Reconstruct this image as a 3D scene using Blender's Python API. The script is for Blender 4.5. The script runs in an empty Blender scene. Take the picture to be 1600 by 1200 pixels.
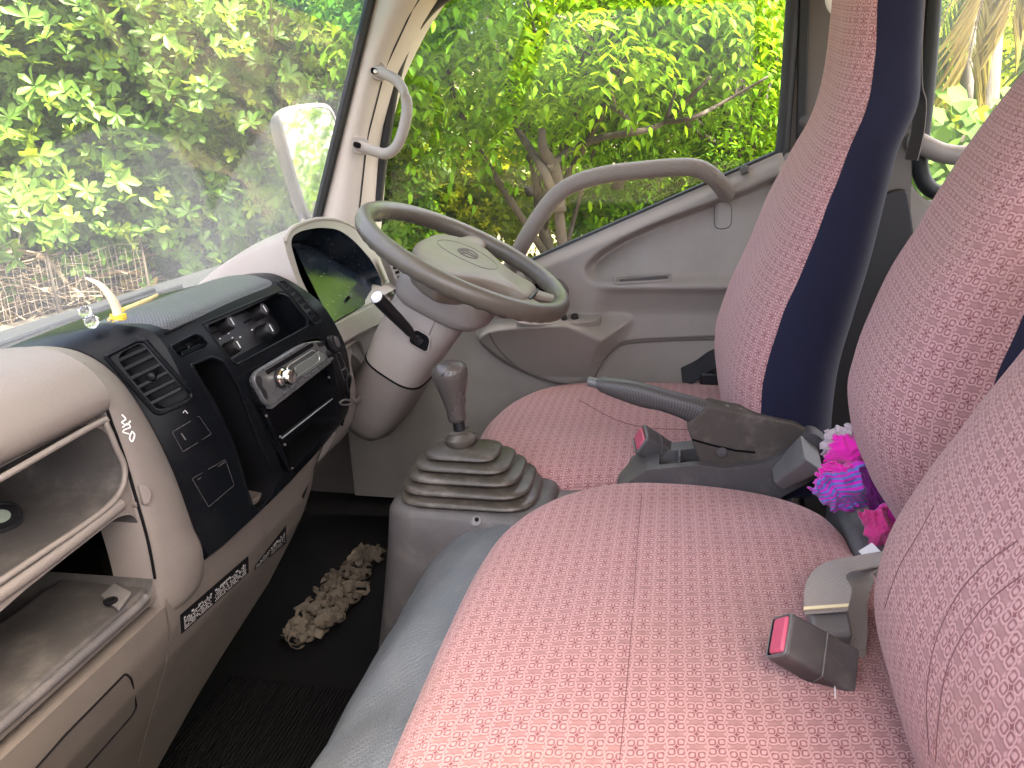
import bpy, bmesh, math, random
import numpy as np
from mathutils import Vector, Matrix, noise
from mathutils.bvhtree import BVHTree

random.seed(7)
rng = np.random.default_rng(7)
S = bpy.context.scene
COL = S.collection

# ------------------------------------------------------------------ camera
# X: across the cab towards the driver's door, Y: towards the front of the truck, Z: up.
FPX = 1200.0
VPX, VPY = 1055.0, 200.0
_roll = math.radians(2.0)
_u = (VPX - 800.0, 600.0 - VPY)
_c, _s = math.cos(_roll), math.sin(_roll)
_ur = (_c * _u[0] + _s * _u[1], -_s * _u[0] + _c * _u[1])
_n = math.sqrt(_ur[0] ** 2 + _ur[1] ** 2 + FPX * FPX)
YAW = math.asin(_ur[0] / _n)
PIT = math.asin(_ur[1] / _n / math.cos(YAW))
FW = Vector((math.cos(YAW) * math.cos(PIT), math.sin(YAW) * math.cos(PIT), -math.sin(PIT)))
_R0 = Vector((math.sin(YAW), -math.cos(YAW), 0))
_U0 = _R0.cross(FW)
RT = _R0 * _c - _U0 * _s
UP = _R0 * _s + _U0 * _c
EYE = Vector((-0.95, 0.0, 1.15))


def ray(px, py):
    return FW * FPX + RT * (px - 800.0) + UP * (600.0 - py)


def at(px, py, X=None, Y=None, Z=None, D=None):
    """A point of the place measured from the photograph: the sight line met with a plane, or at a distance."""
    d = ray(px, py)
    if D is not None:
        return EYE + d.normalized() * D
    if X is not None:
        t = (X - EYE.x) / d.x
    elif Y is not None:
        t = (Y - EYE.y) / d.y
    else:
        t = (Z - EYE.z) / d.z
    return EYE + d * t


cam_d = bpy.data.cameras.new('camera')
cam = bpy.data.objects.new('camera', cam_d)
COL.objects.link(cam)
cam_d.sensor_width = 36.0
cam_d.lens = FPX / 1600.0 * 36.0
cam_d.clip_start = 0.02
cam_d.clip_end = 500.0
cam.matrix_world = Matrix(((RT.x, UP.x, -FW.x, EYE.x), (RT.y, UP.y, -FW.y, EYE.y), (RT.z, UP.z, -FW.z, EYE.z), (0, 0, 0, 1)))
S.camera = cam

# ------------------------------------------------------------------ sky, sun, exposure
SUN_EL = math.radians(64.0)
SUN_AZ = math.radians(247.0)      # direction to the sun in the XY plane, counted from +X
W = bpy.data.worlds.new('World')
S.world = W
W.use_nodes = True
_nt = W.node_tree
_bg = _nt.nodes['Background']
_sky = _nt.nodes.new('ShaderNodeTexSky')
_sky.sky_type = 'NISHITA'
_sky.sun_disc = False
_sky.sun_elevation = SUN_EL
_sky.sun_rotation = math.pi / 2 - SUN_AZ
_sky.air_density = 0.45
_sky.dust_density = 6.0
_sky.ozone_density = 0.3
_nt.links.new(_sky.outputs[0], _bg.inputs[0])
_bg.inputs[1].default_value = 0.15
sun_d = bpy.data.lights.new('sun', 'SUN')
sun_d.energy = 4.0
sun_d.angle = math.radians(3.0)
sun_d.color = (1.0, 0.95, 0.88)
sun = bpy.data.objects.new('sun', sun_d)
COL.objects.link(sun)
_sd = Vector((math.cos(SUN_AZ) * math.cos(SUN_EL), math.sin(SUN_AZ) * math.cos(SUN_EL), math.sin(SUN_EL)))
sun.rotation_euler = _sd.to_track_quat('Z', 'Y').to_euler()
sun.location = (-3, 2, 6)
S.view_settings.view_transform = 'Standard'
S.view_settings.look = 'None'
S.view_settings.exposure = 4.0
S.view_settings.gamma = 1.0
S.view_settings.use_white_balance = True
S.view_settings.white_balance_temperature = 7300.0
S.view_settings.white_balance_tint = 10.0
S.view_settings.use_curve_mapping = False
S.render.engine = 'CYCLES'
S.cycles.use_denoising = True
S.cycles.max_bounces = 10
S.cycles.diffuse_bounces = 5
S.cycles.glossy_bounces = 4
S.cycles.transmission_bounces = 6
S.cycles.transparent_max_bounces = 24
S.cycles.caustics_reflective = False
S.cycles.caustics_refractive = False
S.cycles.sample_clamp_indirect = 6.0


# ------------------------------------------------------------------ node helpers
class NT:
    def __init__(self, name):
        self.m = bpy.data.materials.new(name)
        self.m.use_nodes = True
        self.t = self.m.node_tree
        self.b = self.t.nodes['Principled BSDF']
        self.out = self.t.nodes['Material Output']

    def n(self, typ, **kw):
        nd = self.t.nodes.new(typ)
        for k, v in kw.items():
            setattr(nd, k, v)
        return nd

    def link(self, a, b):
        self.t.links.new(a, b)

    def put(self, sock, v):
        if hasattr(v, 'is_output') or isinstance(v, bpy.types.NodeSocket):
            self.link(v, sock)
        else:
            sock.default_value = v

    def math(self, op, a, b=None, c=None, clamp=False):
        nd = self.n('ShaderNodeMath', operation=op, use_clamp=clamp)
        self.put(nd.inputs[0], a)
        if b is not None:
            self.put(nd.inputs[1], b)
        if c is not None:
            self.put(nd.inputs[2], c)
        return nd.outputs[0]

    def mix(self, f, a, b):
        nd = self.n('ShaderNodeMix', data_type='RGBA')
        self.put(nd.inputs[0], f)
        self.put(nd.inputs[6], a)
        self.put(nd.inputs[7], b)
        return nd.outputs[2]

    def sstep(self, v, lo, hi):
        nd = self.n('ShaderNodeMapRange', interpolation_type='SMOOTHSTEP')
        self.put(nd.inputs[0], v)
        nd.inputs[1].default_value = lo
        nd.inputs[2].default_value = hi
        return nd.outputs[0]

    def coord(self, kind='Object', scale=None):
        tc = self.n('ShaderNodeTexCoord')
        o = tc.outputs[kind]
        if scale is not None:
            mp = self.n('ShaderNodeMapping')
            self.link(o, mp.inputs[0])
            mp.inputs['Scale'].default_value = scale if not isinstance(scale, (int, float)) else (scale,) * 3
            o = mp.outputs[0]
        return o

    def noise(self, vec, scale, detail=3.0, rough=0.55):
        nd = self.n('ShaderNodeTexNoise')
        self.link(vec, nd.inputs['Vector'])
        nd.inputs['Scale'].default_value = scale
        nd.inputs['Detail'].default_value = detail
        nd.inputs['Roughness'].default_value = rough
        return nd.outputs['Fac']

    def voro(self, vec, scale, feature='F1', rnd=1.0):
        nd = self.n('ShaderNodeTexVoronoi', feature=feature)
        self.link(vec, nd.inputs['Vector'])
        nd.inputs['Scale'].default_value = scale
        nd.inputs['Randomness'].default_value = rnd
        return nd.outputs['Distance']

    def bump(self, h, strength, dist, normal=None):
        nd = self.n('ShaderNodeBump')
        self.link(h, nd.inputs['Height'])
        nd.inputs['Strength'].default_value = strength
        nd.inputs['Distance'].default_value = dist
        if normal is not None:
            self.link(normal, nd.inputs['Normal'])
        return nd.outputs[0]


def plastic(name, col, rough=0.5, grain=700.0, gstr=0.25, dirt=0.12, spec=0.5, scratches=0.0, dust=0.0, dustcol=(0.42, 0.38, 0.33, 1)):
    k = NT(name)
    v = k.coord('Object')
    n1 = k.noise(v, 9.0, 5.0, 0.6)
    n2 = k.noise(v, 46.0, 4.0, 0.6)
    f = k.math('MULTIPLY', k.sstep(n1, 0.42, 0.72), dirt)
    c2 = tuple(x * 0.55 for x in col[:3]) + (1,)
    colr = k.mix(f, tuple(col[:3]) + (1,), c2)
    colr = k.mix(k.math('MULTIPLY', k.sstep(n2, 0.5, 0.75), dirt * 0.7), colr, tuple(min(1, x * 1.25) for x in col[:3]) + (1,))
    if scratches > 0:
        vs = k.coord('Object', (30, 260, 90))
        ns = k.noise(vs, 1.6, 2.0, 0.5)
        colr = k.mix(k.math('MULTIPLY', k.sstep(ns, 0.68, 0.76), scratches), colr, (0.5, 0.5, 0.48, 1))
    if dust > 0:
        nd = k.noise(v, 22.0, 6.0, 0.7)
        colr = k.mix(k.math('MULTIPLY', k.sstep(nd, 0.45, 0.75), dust), colr, dustcol)
    k.link(colr, k.b.inputs['Base Color'])
    rg = k.math('ADD', k.math('MULTIPLY', k.math('SUBTRACT', n1, 0.5), 0.3), rough, clamp=True)
    k.link(rg, k.b.inputs['Roughness'])
    k.b.inputs['Specular IOR Level'].default_value = spec
    if gstr > 0:
        k.link(k.bump(k.voro(v, grain), gstr, 0.0006), k.b.inputs['Normal'])
    return k.m


def simple(name, col, rough=0.5, metal=0.0, spec=0.5):
    k = NT(name)
    k.b.inputs['Base Color'].default_value = tuple(col[:3]) + (1,)
    k.b.inputs['Roughness'].default_value = rough
    k.b.inputs['Metallic'].default_value = metal
    k.b.inputs['Specular IOR Level'].default_value = spec
    return k.m


def fabric(name, base, dark, light, patch, nap=0.5):
    """Woven seat cover: staggered four-lobed motifs with a plus in the middle and pale dots between, in metres of UV."""
    k = NT(name)
    uv = k.n('ShaderNodeUVMap')
    uv.uv_map = 'UVMap'
    sp = k.n('ShaderNodeSeparateXYZ')
    k.link(uv.outputs[0], sp.inputs[0])
    y0 = sp.outputs[1]
    x0 = k.math('ADD', sp.outputs[0], k.math('MULTIPLY', y0, 0.16))
    PX, PY = 0.0285, 0.034

    def cell(ox, oy):
        a = k.math('SUBTRACT', k.math('FRACT', k.math('ADD', k.math('DIVIDE', x0, PX), 0.5 + ox)), 0.5)
        b = k.math('SUBTRACT', k.math('FRACT', k.math('ADD', k.math('DIVIDE', y0, PY), 0.5 + oy)), 0.5)
        # the motif's half size becomes 1
        return k.math('MULTIPLY', a, PX / 0.0104), k.math('MULTIPLY', b, PY / 0.0080)

    def motif(ox, oy):
        sa, sb = cell(ox, oy)
        a = k.math('ABSOLUTE', sa)
        b = k.math('ABSOLUTE', sb)
        # one rounded loop in each quarter
        qx = k.math('MAXIMUM', k.math('SUBTRACT', k.math('ABSOLUTE', k.math('SUBTRACT', a, 0.50)), 0.10), 0.0)
        qy = k.math('MAXIMUM', k.math('SUBTRACT', k.math('ABSOLUTE', k.math('SUBTRACT', b, 0.50)), 0.14), 0.0)
        d = k.math('SUBTRACT', k.math('SQRT', k.math('ADD', k.math('MULTIPLY', qx, qx), k.math('MULTIPLY', qy, qy))), 0.22)
        loop = k.math('SUBTRACT', 1.0, k.sstep(k.math('ABSOLUTE', k.math('SUBTRACT', d, -0.01)), 0.06, 0.12))
        # each loop is open on its outer short side
        opened = k.math('MULTIPLY', k.sstep(b, 0.46, 0.52), k.math('SUBTRACT', 1.0, k.sstep(k.math('ABSOLUTE', k.math('SUBTRACT', a, 0.42)), 0.10, 0.16)))
        loop = k.math('MULTIPLY', loop, k.math('SUBTRACT', 1.0, opened))
        light = k.math('SUBTRACT', 1.0, k.sstep(k.math('ABSOLUTE', k.math('SUBTRACT', d, 0.145)), 0.05, 0.12))
        light2 = k.math('SUBTRACT', 1.0, k.sstep(k.math('ADD', d, 0.19), 0.0, 0.05))
        star = k.math('ADD', k.math('SQRT', a), k.math('SQRT', b))
        core = k.math('SUBTRACT', 1.0, k.sstep(star, 0.64, 0.80))
        dk = k.math('MAXIMUM', k.math('MULTIPLY', loop, 0.9), core)
        lt = k.math('MULTIPLY', k.math('MAXIMUM', light, light2), k.math('SUBTRACT', 1.0, core))
        halo = k.math('SUBTRACT', 1.0, k.sstep(k.math('ABSOLUTE', k.math('SUBTRACT', d, 0.30)), 0.03, 0.12))
        inside = k.math('SUBTRACT', 1.0, k.sstep(d, 0.10, 0.2))
        return dk, lt, halo, inside

    d0, l0, h0, i0 = motif(0.0, 0.0)
    d5, l5, h5, i5 = motif(0.5, 0.5)
    dk = k.math('MAXIMUM', d0, d5)
    lt = k.math('MAXIMUM', l0, l5)
    halo = k.math('MAXIMUM', h0, h5)
    ins = k.math('MAXIMUM', i0, i5)
    # pale dots and a mauve patch between the motifs
    a, b = cell(0.5, 0.0)
    a2, b2 = cell(0.0, 0.5)

    def dist(p, q, px, py):
        u = k.math('SUBTRACT', k.math('ABSOLUTE', p), px)
        v = k.math('SUBTRACT', k.math('ABSOLUTE', q), py)
        return k.math('SQRT', k.math('ADD', k.math('MULTIPLY', u, u), k.math('MULTIPLY', v, v)))

    dots = None
    for (p, q) in ((a, b), (a2, b2)):
        for (px, py) in ((0.0, 0.95), (0.62, 0.42)):
            dd = k.math('SUBTRACT', 1.0, k.sstep(dist(p, q, px, py), 0.08, 0.26))
            dots = dd if dots is None else k.math('MAXIMUM', dots, dd)
    vo = k.coord('Object')
    wv = k.noise(vo, 900.0, 2.0, 0.6)
    big = k.noise(vo, 6.0, 3.0, 0.5)
    pt = k.noise(vo, 130.0, 2.0, 0.5)
    bs = k.mix(k.math('MULTIPLY', k.sstep(pt, 0.35, 0.7), 0.55), base, patch)
    bs = k.mix(k.math('MULTIPLY', halo, 0.55), bs, tuple(0.5 * x + 0.5 * y for x, y in zip(base, dark)))
    bs = k.mix(k.math('MULTIPLY', dots, 0.8), bs, light)
    bs = k.mix(k.math('MULTIPLY', ins, 0.15), bs, light)
    bs = k.mix(k.math('MULTIPLY', dk, 0.66), bs, dark)
    bs = k.mix(k.math('MULTIPLY', lt, 0.85), bs, light)
    bs = k.mix(k.math('MULTIPLY', k.sstep(wv, 0.3, 0.75), 0.22), bs, tuple(x * 0.55 for x in base[:3]) + (1,))
    bs = k.mix(k.math('MULTIPLY', k.sstep(big, 0.5, 0.75), 0.22), bs, (0.26, 0.165, 0.125, 1))
    k.link(bs, k.b.inputs['Base Color'])
    k.b.inputs['Roughness'].default_value = 0.9
    k.b.inputs['Specular IOR Level'].default_value = 0.15
    k.b.inputs['Sheen Weight'].default_value = nap
    k.b.inputs['Sheen Roughness'].default_value = 0.45
    k.b.inputs['Sheen Tint'].default_value = (1.0, 0.80, 0.78, 1)
    hgt = k.math('ADD', k.math('MULTIPLY', lt, 0.8), k.math('SUBTRACT', k.math('MULTIPLY', wv, 0.7), k.math('MULTIPLY', dk, 0.6)))
    k.link(k.bump(hgt, 0.45, 0.0008), k.b.inputs['Normal'])
    return k.m


def weave(name, col, scale=520.0, rough=0.85, strength=0.5, sheen=0.3, wob=0.2, spec=0.3, dust=0.0):
    k = NT(name)
    v = k.coord('Object')
    n = k.noise(v, 12.0, 4.0, 0.6)
    w = k.n('ShaderNodeTexWave', wave_type='BANDS', bands_direction='DIAGONAL')
    k.link(v, w.inputs['Vector'])
    w.inputs['Scale'].default_value = scale * 0.16
    w.inputs['Distortion'].default_value = 2.5
    w.inputs['Detail'].default_value = 2.0
    vo = k.voro(v, scale)
    c = k.mix(k.math('MULTIPLY', k.sstep(n, 0.35, 0.7), wob), tuple(col[:3]) + (1,), tuple(x * 0.6 for x in col[:3]) + (1,))
    if dust > 0:
        c = k.mix(k.math('MULTIPLY', k.sstep(k.noise(v, 5.0, 6.0, 0.7), 0.45, 0.75), dust), c, (0.34, 0.32, 0.28, 1))
    k.link(c, k.b.inputs['Base Color'])
    k.b.inputs['Roughness'].default_value = rough
    k.b.inputs['Specular IOR Level'].default_value = spec
    k.b.inputs['Sheen Weight'].default_value = sheen
    h = k.math('ADD', k.math('MULTIPLY', w.outputs['Fac'], 0.5), vo)
    k.link(k.bump(h, strength, 0.0007), k.b.inputs['Normal'])
    return k.m


def dotted(name, col, pitch, rough=0.5, light=0.0, lightcol=(0.6, 0.6, 0.6, 1), strength=0.8):
    """Perforated / pimpled skin: regular staggered dots in metres of UV."""
    k = NT(name)
    uv = k.n('ShaderNodeUVMap')
    uv.uv_map = 'UVMap'
    sp = k.n('ShaderNodeSeparateXYZ')
    k.link(uv.outputs[0], sp.inputs[0])
    res = None
    for o in (0.0, 0.5):
        a = k.math('SUBTRACT', k.math('FRACT', k.math('ADD', k.math('DIVIDE', sp.outputs[0], pitch), o)), 0.5)
        b = k.math('SUBTRACT', k.math('FRACT', k.math('ADD', k.math('DIVIDE', sp.outputs[1], pitch), o)), 0.5)
        r = k.math('SQRT', k.math('ADD', k.math('MULTIPLY', a, a), k.math('MULTIPLY', b, b)))
        d = k.math('SUBTRACT', 1.0, k.sstep(r, 0.14, 0.3))
        res = d if res is None else k.math('MAXIMUM', res, d)
    v = k.coord('Object')
    c = k.mix(k.math('MULTIPLY', k.noise(v, 30.0, 5.0, 0.7), 0.4), tuple(col[:3]) + (1,), tuple(x * 1.5 for x in col[:3]) + (1,))
    c = k.mix(k.math('MULTIPLY', res, light), c, lightcol)
    k.link(c, k.b.inputs['Base Color'])
    k.b.inputs['Roughness'].default_value = rough
    k.link(k.bump(res, strength, 0.0008), k.b.inputs['Normal'])
    return k.m


def leafmat(name, dark, mid, bright, trans=0.45, rough=0.38, spec=0.3):
    k = NT(name)
    at_ = k.n('ShaderNodeAttribute')
    at_.attribute_name = 'tint'
    rp = k.n('ShaderNodeValToRGB')
    k.link(at_.outputs['Fac'], rp.inputs[0])
    e = rp.color_ramp.elements
    e[0].position = 0.0
    e[0].color = tuple(dark) + (1,)
    e[1].position = 1.0
    e[1].color = tuple(bright) + (1,)
    m = rp.color_ramp.elements.new(0.55)
    m.color = tuple(mid) + (1,)
    k.link(rp.outputs[0], k.b.inputs['Base Color'])
    k.b.inputs['Roughness'].default_value = rough
    k.b.inputs['Specular IOR Level'].default_value = spec
    tr = k.n('ShaderNodeBsdfTranslucent')
    tc = k.mix(0.35, rp.outputs[0], (0.30, 0.36, 0.02, 1))
    k.link(tc, tr.inputs[0])
    mx = k.n('ShaderNodeMixShader')
    mx.inputs[0].default_value = trans
    k.link(k.b.outputs[0], mx.inputs[1])
    k.link(tr.outputs[0], mx.inputs[2])
    k.link(mx.outputs[0], k.out.inputs['Surface'])
    return k.m


def glassmat(name, tint=(0.93, 0.97, 0.95), dust=0.05, gloss=1.0, mask=None, streak=0.5, dustcol=(0.62, 0.64, 0.64, 1)):
    """Thin window pane: clear straight through, mirror-like at a slant, with a film of dust."""
    k = NT(name)
    k.t.nodes.remove(k.b)
    v = k.coord('Object')
    tr = k.n('ShaderNodeBsdfTransparent')
    tr.inputs[0].default_value = tuple(tint) + (1,)
    gl = k.n('ShaderNodeBsdfGlossy')
    gl.inputs['Roughness'].default_value = 0.02
    lw = k.n('ShaderNodeLayerWeight')
    lw.inputs[0].default_value = 0.5
    sch = k.math('ADD', k.math('MULTIPLY', k.math('POWER', lw.outputs['Facing'], 5.0), 0.96), 0.04)
    m1 = k.n('ShaderNodeMixShader')
    k.link(k.math('MULTIPLY', sch, gloss), m1.inputs[0])
    k.link(tr.outputs[0], m1.inputs[1])
    k.link(gl.outputs[0], m1.inputs[2])
    df = k.n('ShaderNodeBsdfDiffuse')
    df.inputs[0].default_value = dustcol
    dt = k.n('ShaderNodeBsdfTranslucent')
    dt.inputs[0].default_value = dustcol
    md = k.n('ShaderNodeMixShader')
    md.inputs[0].default_value = 0.5
    k.link(df.outputs[0], md.inputs[1])
    k.link(dt.outputs[0], md.inputs[2])
    n1 = k.noise(v, 3.0, 5.0, 0.65)
    n2 = k.noise(v, 240.0, 2.0, 0.6)
    f = k.math('MULTIPLY', k.math('ADD', k.math('MULTIPLY', k.sstep(n1, 0.3, 0.75), streak), 1.0 - streak * 0.5), dust)
    f = k.math('MULTIPLY', f, k.math('ADD', k.math('MULTIPLY', n2, 1.2), 0.4))
    spk = k.math('MULTIPLY', k.sstep(k.noise(v, 420.0, 1.0, 0.5), 0.70, 0.78), 0.22 * min(1.0, dust * 10))
    f = k.math('ADD', f, spk, clamp=True)
    if mask is not None:
        f = mask(k, f, v)
    m2 = k.n('ShaderNodeMixShader')
    k.link(f, m2.inputs[0])
    k.link(m1.outputs[0], m2.inputs[1])
    k.link(md.outputs[0], m2.inputs[2])
    k.link(m2.outputs[0], k.out.inputs['Surface'])
    return k.m


def barkmat(name, a, b, scale=9.0):
    k = NT(name)
    v = k.coord('Object', (1, 1, 0.35))
    n = k.noise(v, scale, 8.0, 0.7)
    k.link(k.mix(k.sstep(n, 0.35, 0.68), tuple(a) + (1,), tuple(b) + (1,)), k.b.inputs['Base Color'])
    k.b.inputs['Roughness'].default_value = 0.9
    k.link(k.bump(n, 0.7, 0.02), k.b.inputs['Normal'])
    return k.m


PINK = (0.345, 0.188, 0.184, 1)
M = {}
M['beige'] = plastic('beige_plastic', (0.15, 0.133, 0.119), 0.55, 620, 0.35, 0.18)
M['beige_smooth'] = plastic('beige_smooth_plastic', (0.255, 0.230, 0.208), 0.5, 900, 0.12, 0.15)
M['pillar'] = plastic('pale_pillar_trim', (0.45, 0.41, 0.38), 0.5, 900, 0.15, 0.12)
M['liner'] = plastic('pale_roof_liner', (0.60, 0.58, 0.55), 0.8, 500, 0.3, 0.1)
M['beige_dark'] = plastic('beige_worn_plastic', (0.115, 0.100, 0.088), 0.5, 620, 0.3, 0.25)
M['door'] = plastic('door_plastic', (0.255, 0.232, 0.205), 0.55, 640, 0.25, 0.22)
M['grey'] = plastic('grey_plastic', (0.068, 0.064, 0.065), 0.5, 620, 0.3, 0.2, dust=0.12)
M['grey_smooth'] = plastic('grey_smooth_plastic', (0.115, 0.111, 0.109), 0.36, 900, 0.1, 0.2, dust=0.10)
M['black'] = plastic('black_fascia_plastic', (0.0025, 0.0036, 0.0050), 0.34, 800, 0.12, 0.3, spec=0.10, scratches=0.02, dust=0.008)
M['black_soft'] = plastic('black_soft_plastic', (0.006, 0.006, 0.0075), 0.5, 700, 0.2, 0.2)
M['rubber'] = simple('black_rubber', (0.008, 0.010, 0.011), 0.6)
M['void'] = simple('dark_cavity', (0.004, 0.004, 0.005), 0.8, spec=0.1)
M['wheel'] = plastic('worn_wheel_skin', (0.10, 0.087, 0.068), 0.34, 1100, 0.22, 0.3, dust=0.04)
M['hub'] = plastic('worn_hub_skin', (0.195, 0.168, 0.134), 0.45, 1000, 0.2, 0.22, dust=0.08, spec=0.3)
M['hub_mark'] = simple('hub_mark_groove', (0.10, 0.085, 0.07), 0.6)
M['boot'] = plastic('brown_rubber', (0.052, 0.045, 0.036), 0.38, 900, 0.15, 0.3, dust=0.25)
M['knob'] = plastic('worn_knob_plastic', (0.066, 0.058, 0.052), 0.26, 1200, 0.06, 0.08)
M['fabric'] = fabric('pink_motif_cloth', PINK, (0.145, 0.030, 0.042, 1), (0.50, 0.30, 0.288, 1), (0.245, 0.130, 0.135, 1), 0.25)
M['navy'] = weave('navy_cloth', (0.0062, 0.0072, 0.026), 700, 0.85, 0.3, 0.08, 0.3)
M['vinyl'] = weave('blue_grey_vinyl', (0.125, 0.142, 0.154), 430, 0.42, 0.75, 0.0, 0.35, 0.5, dust=0.2)
M['webbing'] = weave('grey_webbing', (0.23, 0.205, 0.185), 620, 0.6, 0.6, 0.2, 0.15, dust=0.15)
M['pad'] = dotted('dotted_pad_skin', (0.030, 0.033, 0.038), 0.0052, 0.42, 0.16, (0.22, 0.23, 0.25, 1), 0.5)
M['perf'] = dotted('perforated_grip_skin', (0.060, 0.058, 0.056), 0.0052, 0.5, 0.85, (0.008, 0.008, 0.008, 1), -0.9)
M['bar'] = dotted('pimpled_bar_skin', (0.20, 0.172, 0.145), 0.0050, 0.5, 0.35, (0.10, 0.085, 0.07, 1), 0.9)
M['red'] = simple('red_button', (0.50, 0.085, 0.14), 0.35)
M['felt'] = plastic('brown_felt_skin', (0.075, 0.064, 0.055), 0.85, 1500, 0.5, 0.35, spec=0.2, dust=0.2)
M['mirror_grey'] = plastic('mirror_grey_plastic', (0.035, 0.036, 0.038), 0.55, 620, 0.2, 0.2)
M['seam'] = simple('seam_thread', (0.13, 0.055, 0.06), 0.9)
M['tray'] = plastic('tray_grey_plastic', (0.05, 0.047, 0.045), 0.5, 620, 0.25, 0.3, dust=0.15)
M['steel'] = simple('dull_steel', (0.45, 0.45, 0.44), 0.35, 0.9)
M['chrome'] = simple('bright_chrome', (0.75, 0.73, 0.66), 0.12, 1.0)
M['silver'] = plastic('worn_silver_face', (0.075, 0.079, 0.08), 0.28, 900, 0.05, 0.6, scratches=0.35)
M['display'] = simple('radio_display', (0.11, 0.125, 0.115), 0.15)
M['white'] = simple('white_plastic', (0.72, 0.72, 0.70), 0.4)
M['print'] = simple('white_print', (0.55, 0.55, 0.55), 0.7)
M['lens'] = plastic('smoked_lens', (0.010, 0.016, 0.024), 0.16, 900, 0.0, 0.3, scratches=0.35, dust=0.10, dustcol=(0.25, 0.30, 0.34, 1))
M['carpet'] = plastic('black_floor_rubber', (0.0022, 0.0024, 0.0030), 0.8, 300, 0.4, 0.3, spec=0.2, dust=0.1, dustcol=(0.010, 0.010, 0.010, 1))


# ------------------------------------------------------------------ mesh helpers
def thing(name, label, cat, loc=(0, 0, 0), group=None):
    o = bpy.data.objects.new(name, None)
    o.empty_display_size = 0.05
    COL.objects.link(o)
    o.location = loc
    o['label'] = label
    o['category'] = cat
    if group:
        o['group'] = group
    return o


def tag(o, label, cat, group=None):
    o['label'] = label
    o['category'] = cat
    if group:
        o['group'] = group
    return o


def world_origin(o):
    v = Vector((0, 0, 0))
    while o is not None:
        v = v + o.location
        o = o.parent
    return v


def obj(name, geo, mat, parent=None, smooth=38, uv=None, bevel=0.0, seg=2, subd=0, label=None, kind=None):
    """geo = (verts in world space, faces[, material index per face])"""
    vs, fs = geo[0], geo[1]
    me = bpy.data.meshes.new(name)
    me.from_pydata([tuple(v) for v in vs], [], [tuple(f) for f in fs])
    mats = mat if isinstance(mat, (list, tuple)) else [mat]
    for m in mats:
        me.materials.append(m)
    if len(geo) > 2 and geo[2] is not None:
        me.polygons.foreach_set('material_index', geo[2])
    if uv is not None:
        ul = me.uv_layers.new(name='UVMap')
        idx = np.empty(len(me.loops), dtype=np.int32)
        me.loops.foreach_get('vertex_index', idx)
        ul.data.foreach_set('uv', np.asarray(uv, dtype=np.float32)[idx].ravel())
    bm = bmesh.new()
    bm.from_mesh(me)
    bmesh.ops.recalc_face_normals(bm, faces=bm.faces)
    bm.to_mesh(me)
    bm.free()
    if smooth:
        me.polygons.foreach_set('use_smooth', [True] * len(me.polygons))
        if smooth < 180:
            me.set_sharp_from_angle(angle=math.radians(smooth))
    me.update()
    o = bpy.data.objects.new(name, me)
    COL.objects.link(o)
    if parent is not None:
        o.parent = parent
        o.location = -world_origin(parent)
    if bevel > 0:
        b = o.modifiers.new('bevel', 'BEVEL')
        b.width = bevel
        b.segments = seg
        b.limit_method = 'ANGLE'
        b.angle_limit = math.radians(40)
        b.harden_normals = False
    if subd:
        s = o.modifiers.new('subd', 'SUBSURF')
        s.levels = subd
        s.render_levels = subd
    if label:
        o['label'] = label
    if kind:
        o['kind'] = kind
    return o


def join(*geos):
    V, F, Mi = [], [], []
    for g in geos:
        b = len(V)
        V += list(g[0])
        F += [tuple(i + b for i in f) for f in g[1]]
        Mi += list(g[2]) if len(g) > 2 and g[2] is not None else [0] * len(g[1])
    return V, F, Mi


def setmat(g, i):
    return g[0], g[1], [i] * len(g[1])


def box(c, sx, sy, sz, ax=None):
    c = Vector(c)
    if ax is None:
        ax = (Vector((1, 0, 0)), Vector((0, 1, 0)), Vector((0, 0, 1)))
    V = []
    for k in (-1, 1):
        for j in (-1, 1):
            for i in (-1, 1):
                V.append(c + ax[0] * (i * sx / 2) + ax[1] * (j * sy / 2) + ax[2] * (k * sz / 2))
    F = [(0, 2, 3, 1), (4, 5, 7, 6), (0, 1, 5, 4), (2, 6, 7, 3), (0, 4, 6, 2), (1, 3, 7, 5)]
    return V, F


def loft(rings, closed=True, cap0=True, cap1=True):
    n = len(rings[0])
    V = [Vector(p) for r in rings for p in r]
    F = []
    for i in range(len(rings) - 1):
        for j in range(n if closed else n - 1):
            a, b = i * n + j, i * n + (j + 1) % n
            F.append((a, b, b + n, a + n))
    if cap0:
        F.append(tuple(range(n - 1, -1, -1)))
    if cap1:
        F.append(tuple((len(rings) - 1) * n + j for j in range(n)))
    return V, F


def catmull(pts, per=6, closed=False):
    P = [Vector(p) for p in pts]
    n = len(P)
    out = []
    rngi = range(n) if closed else range(n - 1)
    for i in rngi:
        if closed:
            p0, p1, p2, p3 = P[(i - 1) % n], P[i], P[(i + 1) % n], P[(i + 2) % n]
        else:
            p1, p2 = P[i], P[i + 1]
            p0 = P[i - 1] if i > 0 else p1 * 2 - p2
            p3 = P[i + 2] if i + 2 < n else p2 * 2 - p1
        for k in range(per):
            t = k / per
            out.append(0.5 * ((2 * p1) + (p2 - p0) * t + (2 * p0 - 5 * p1 + 4 * p2 - p3) * t * t + (3 * p1 - p0 - 3 * p2 + p3) * t ** 3))
    if not closed:
        out.append(P[-1])
    return out


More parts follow.
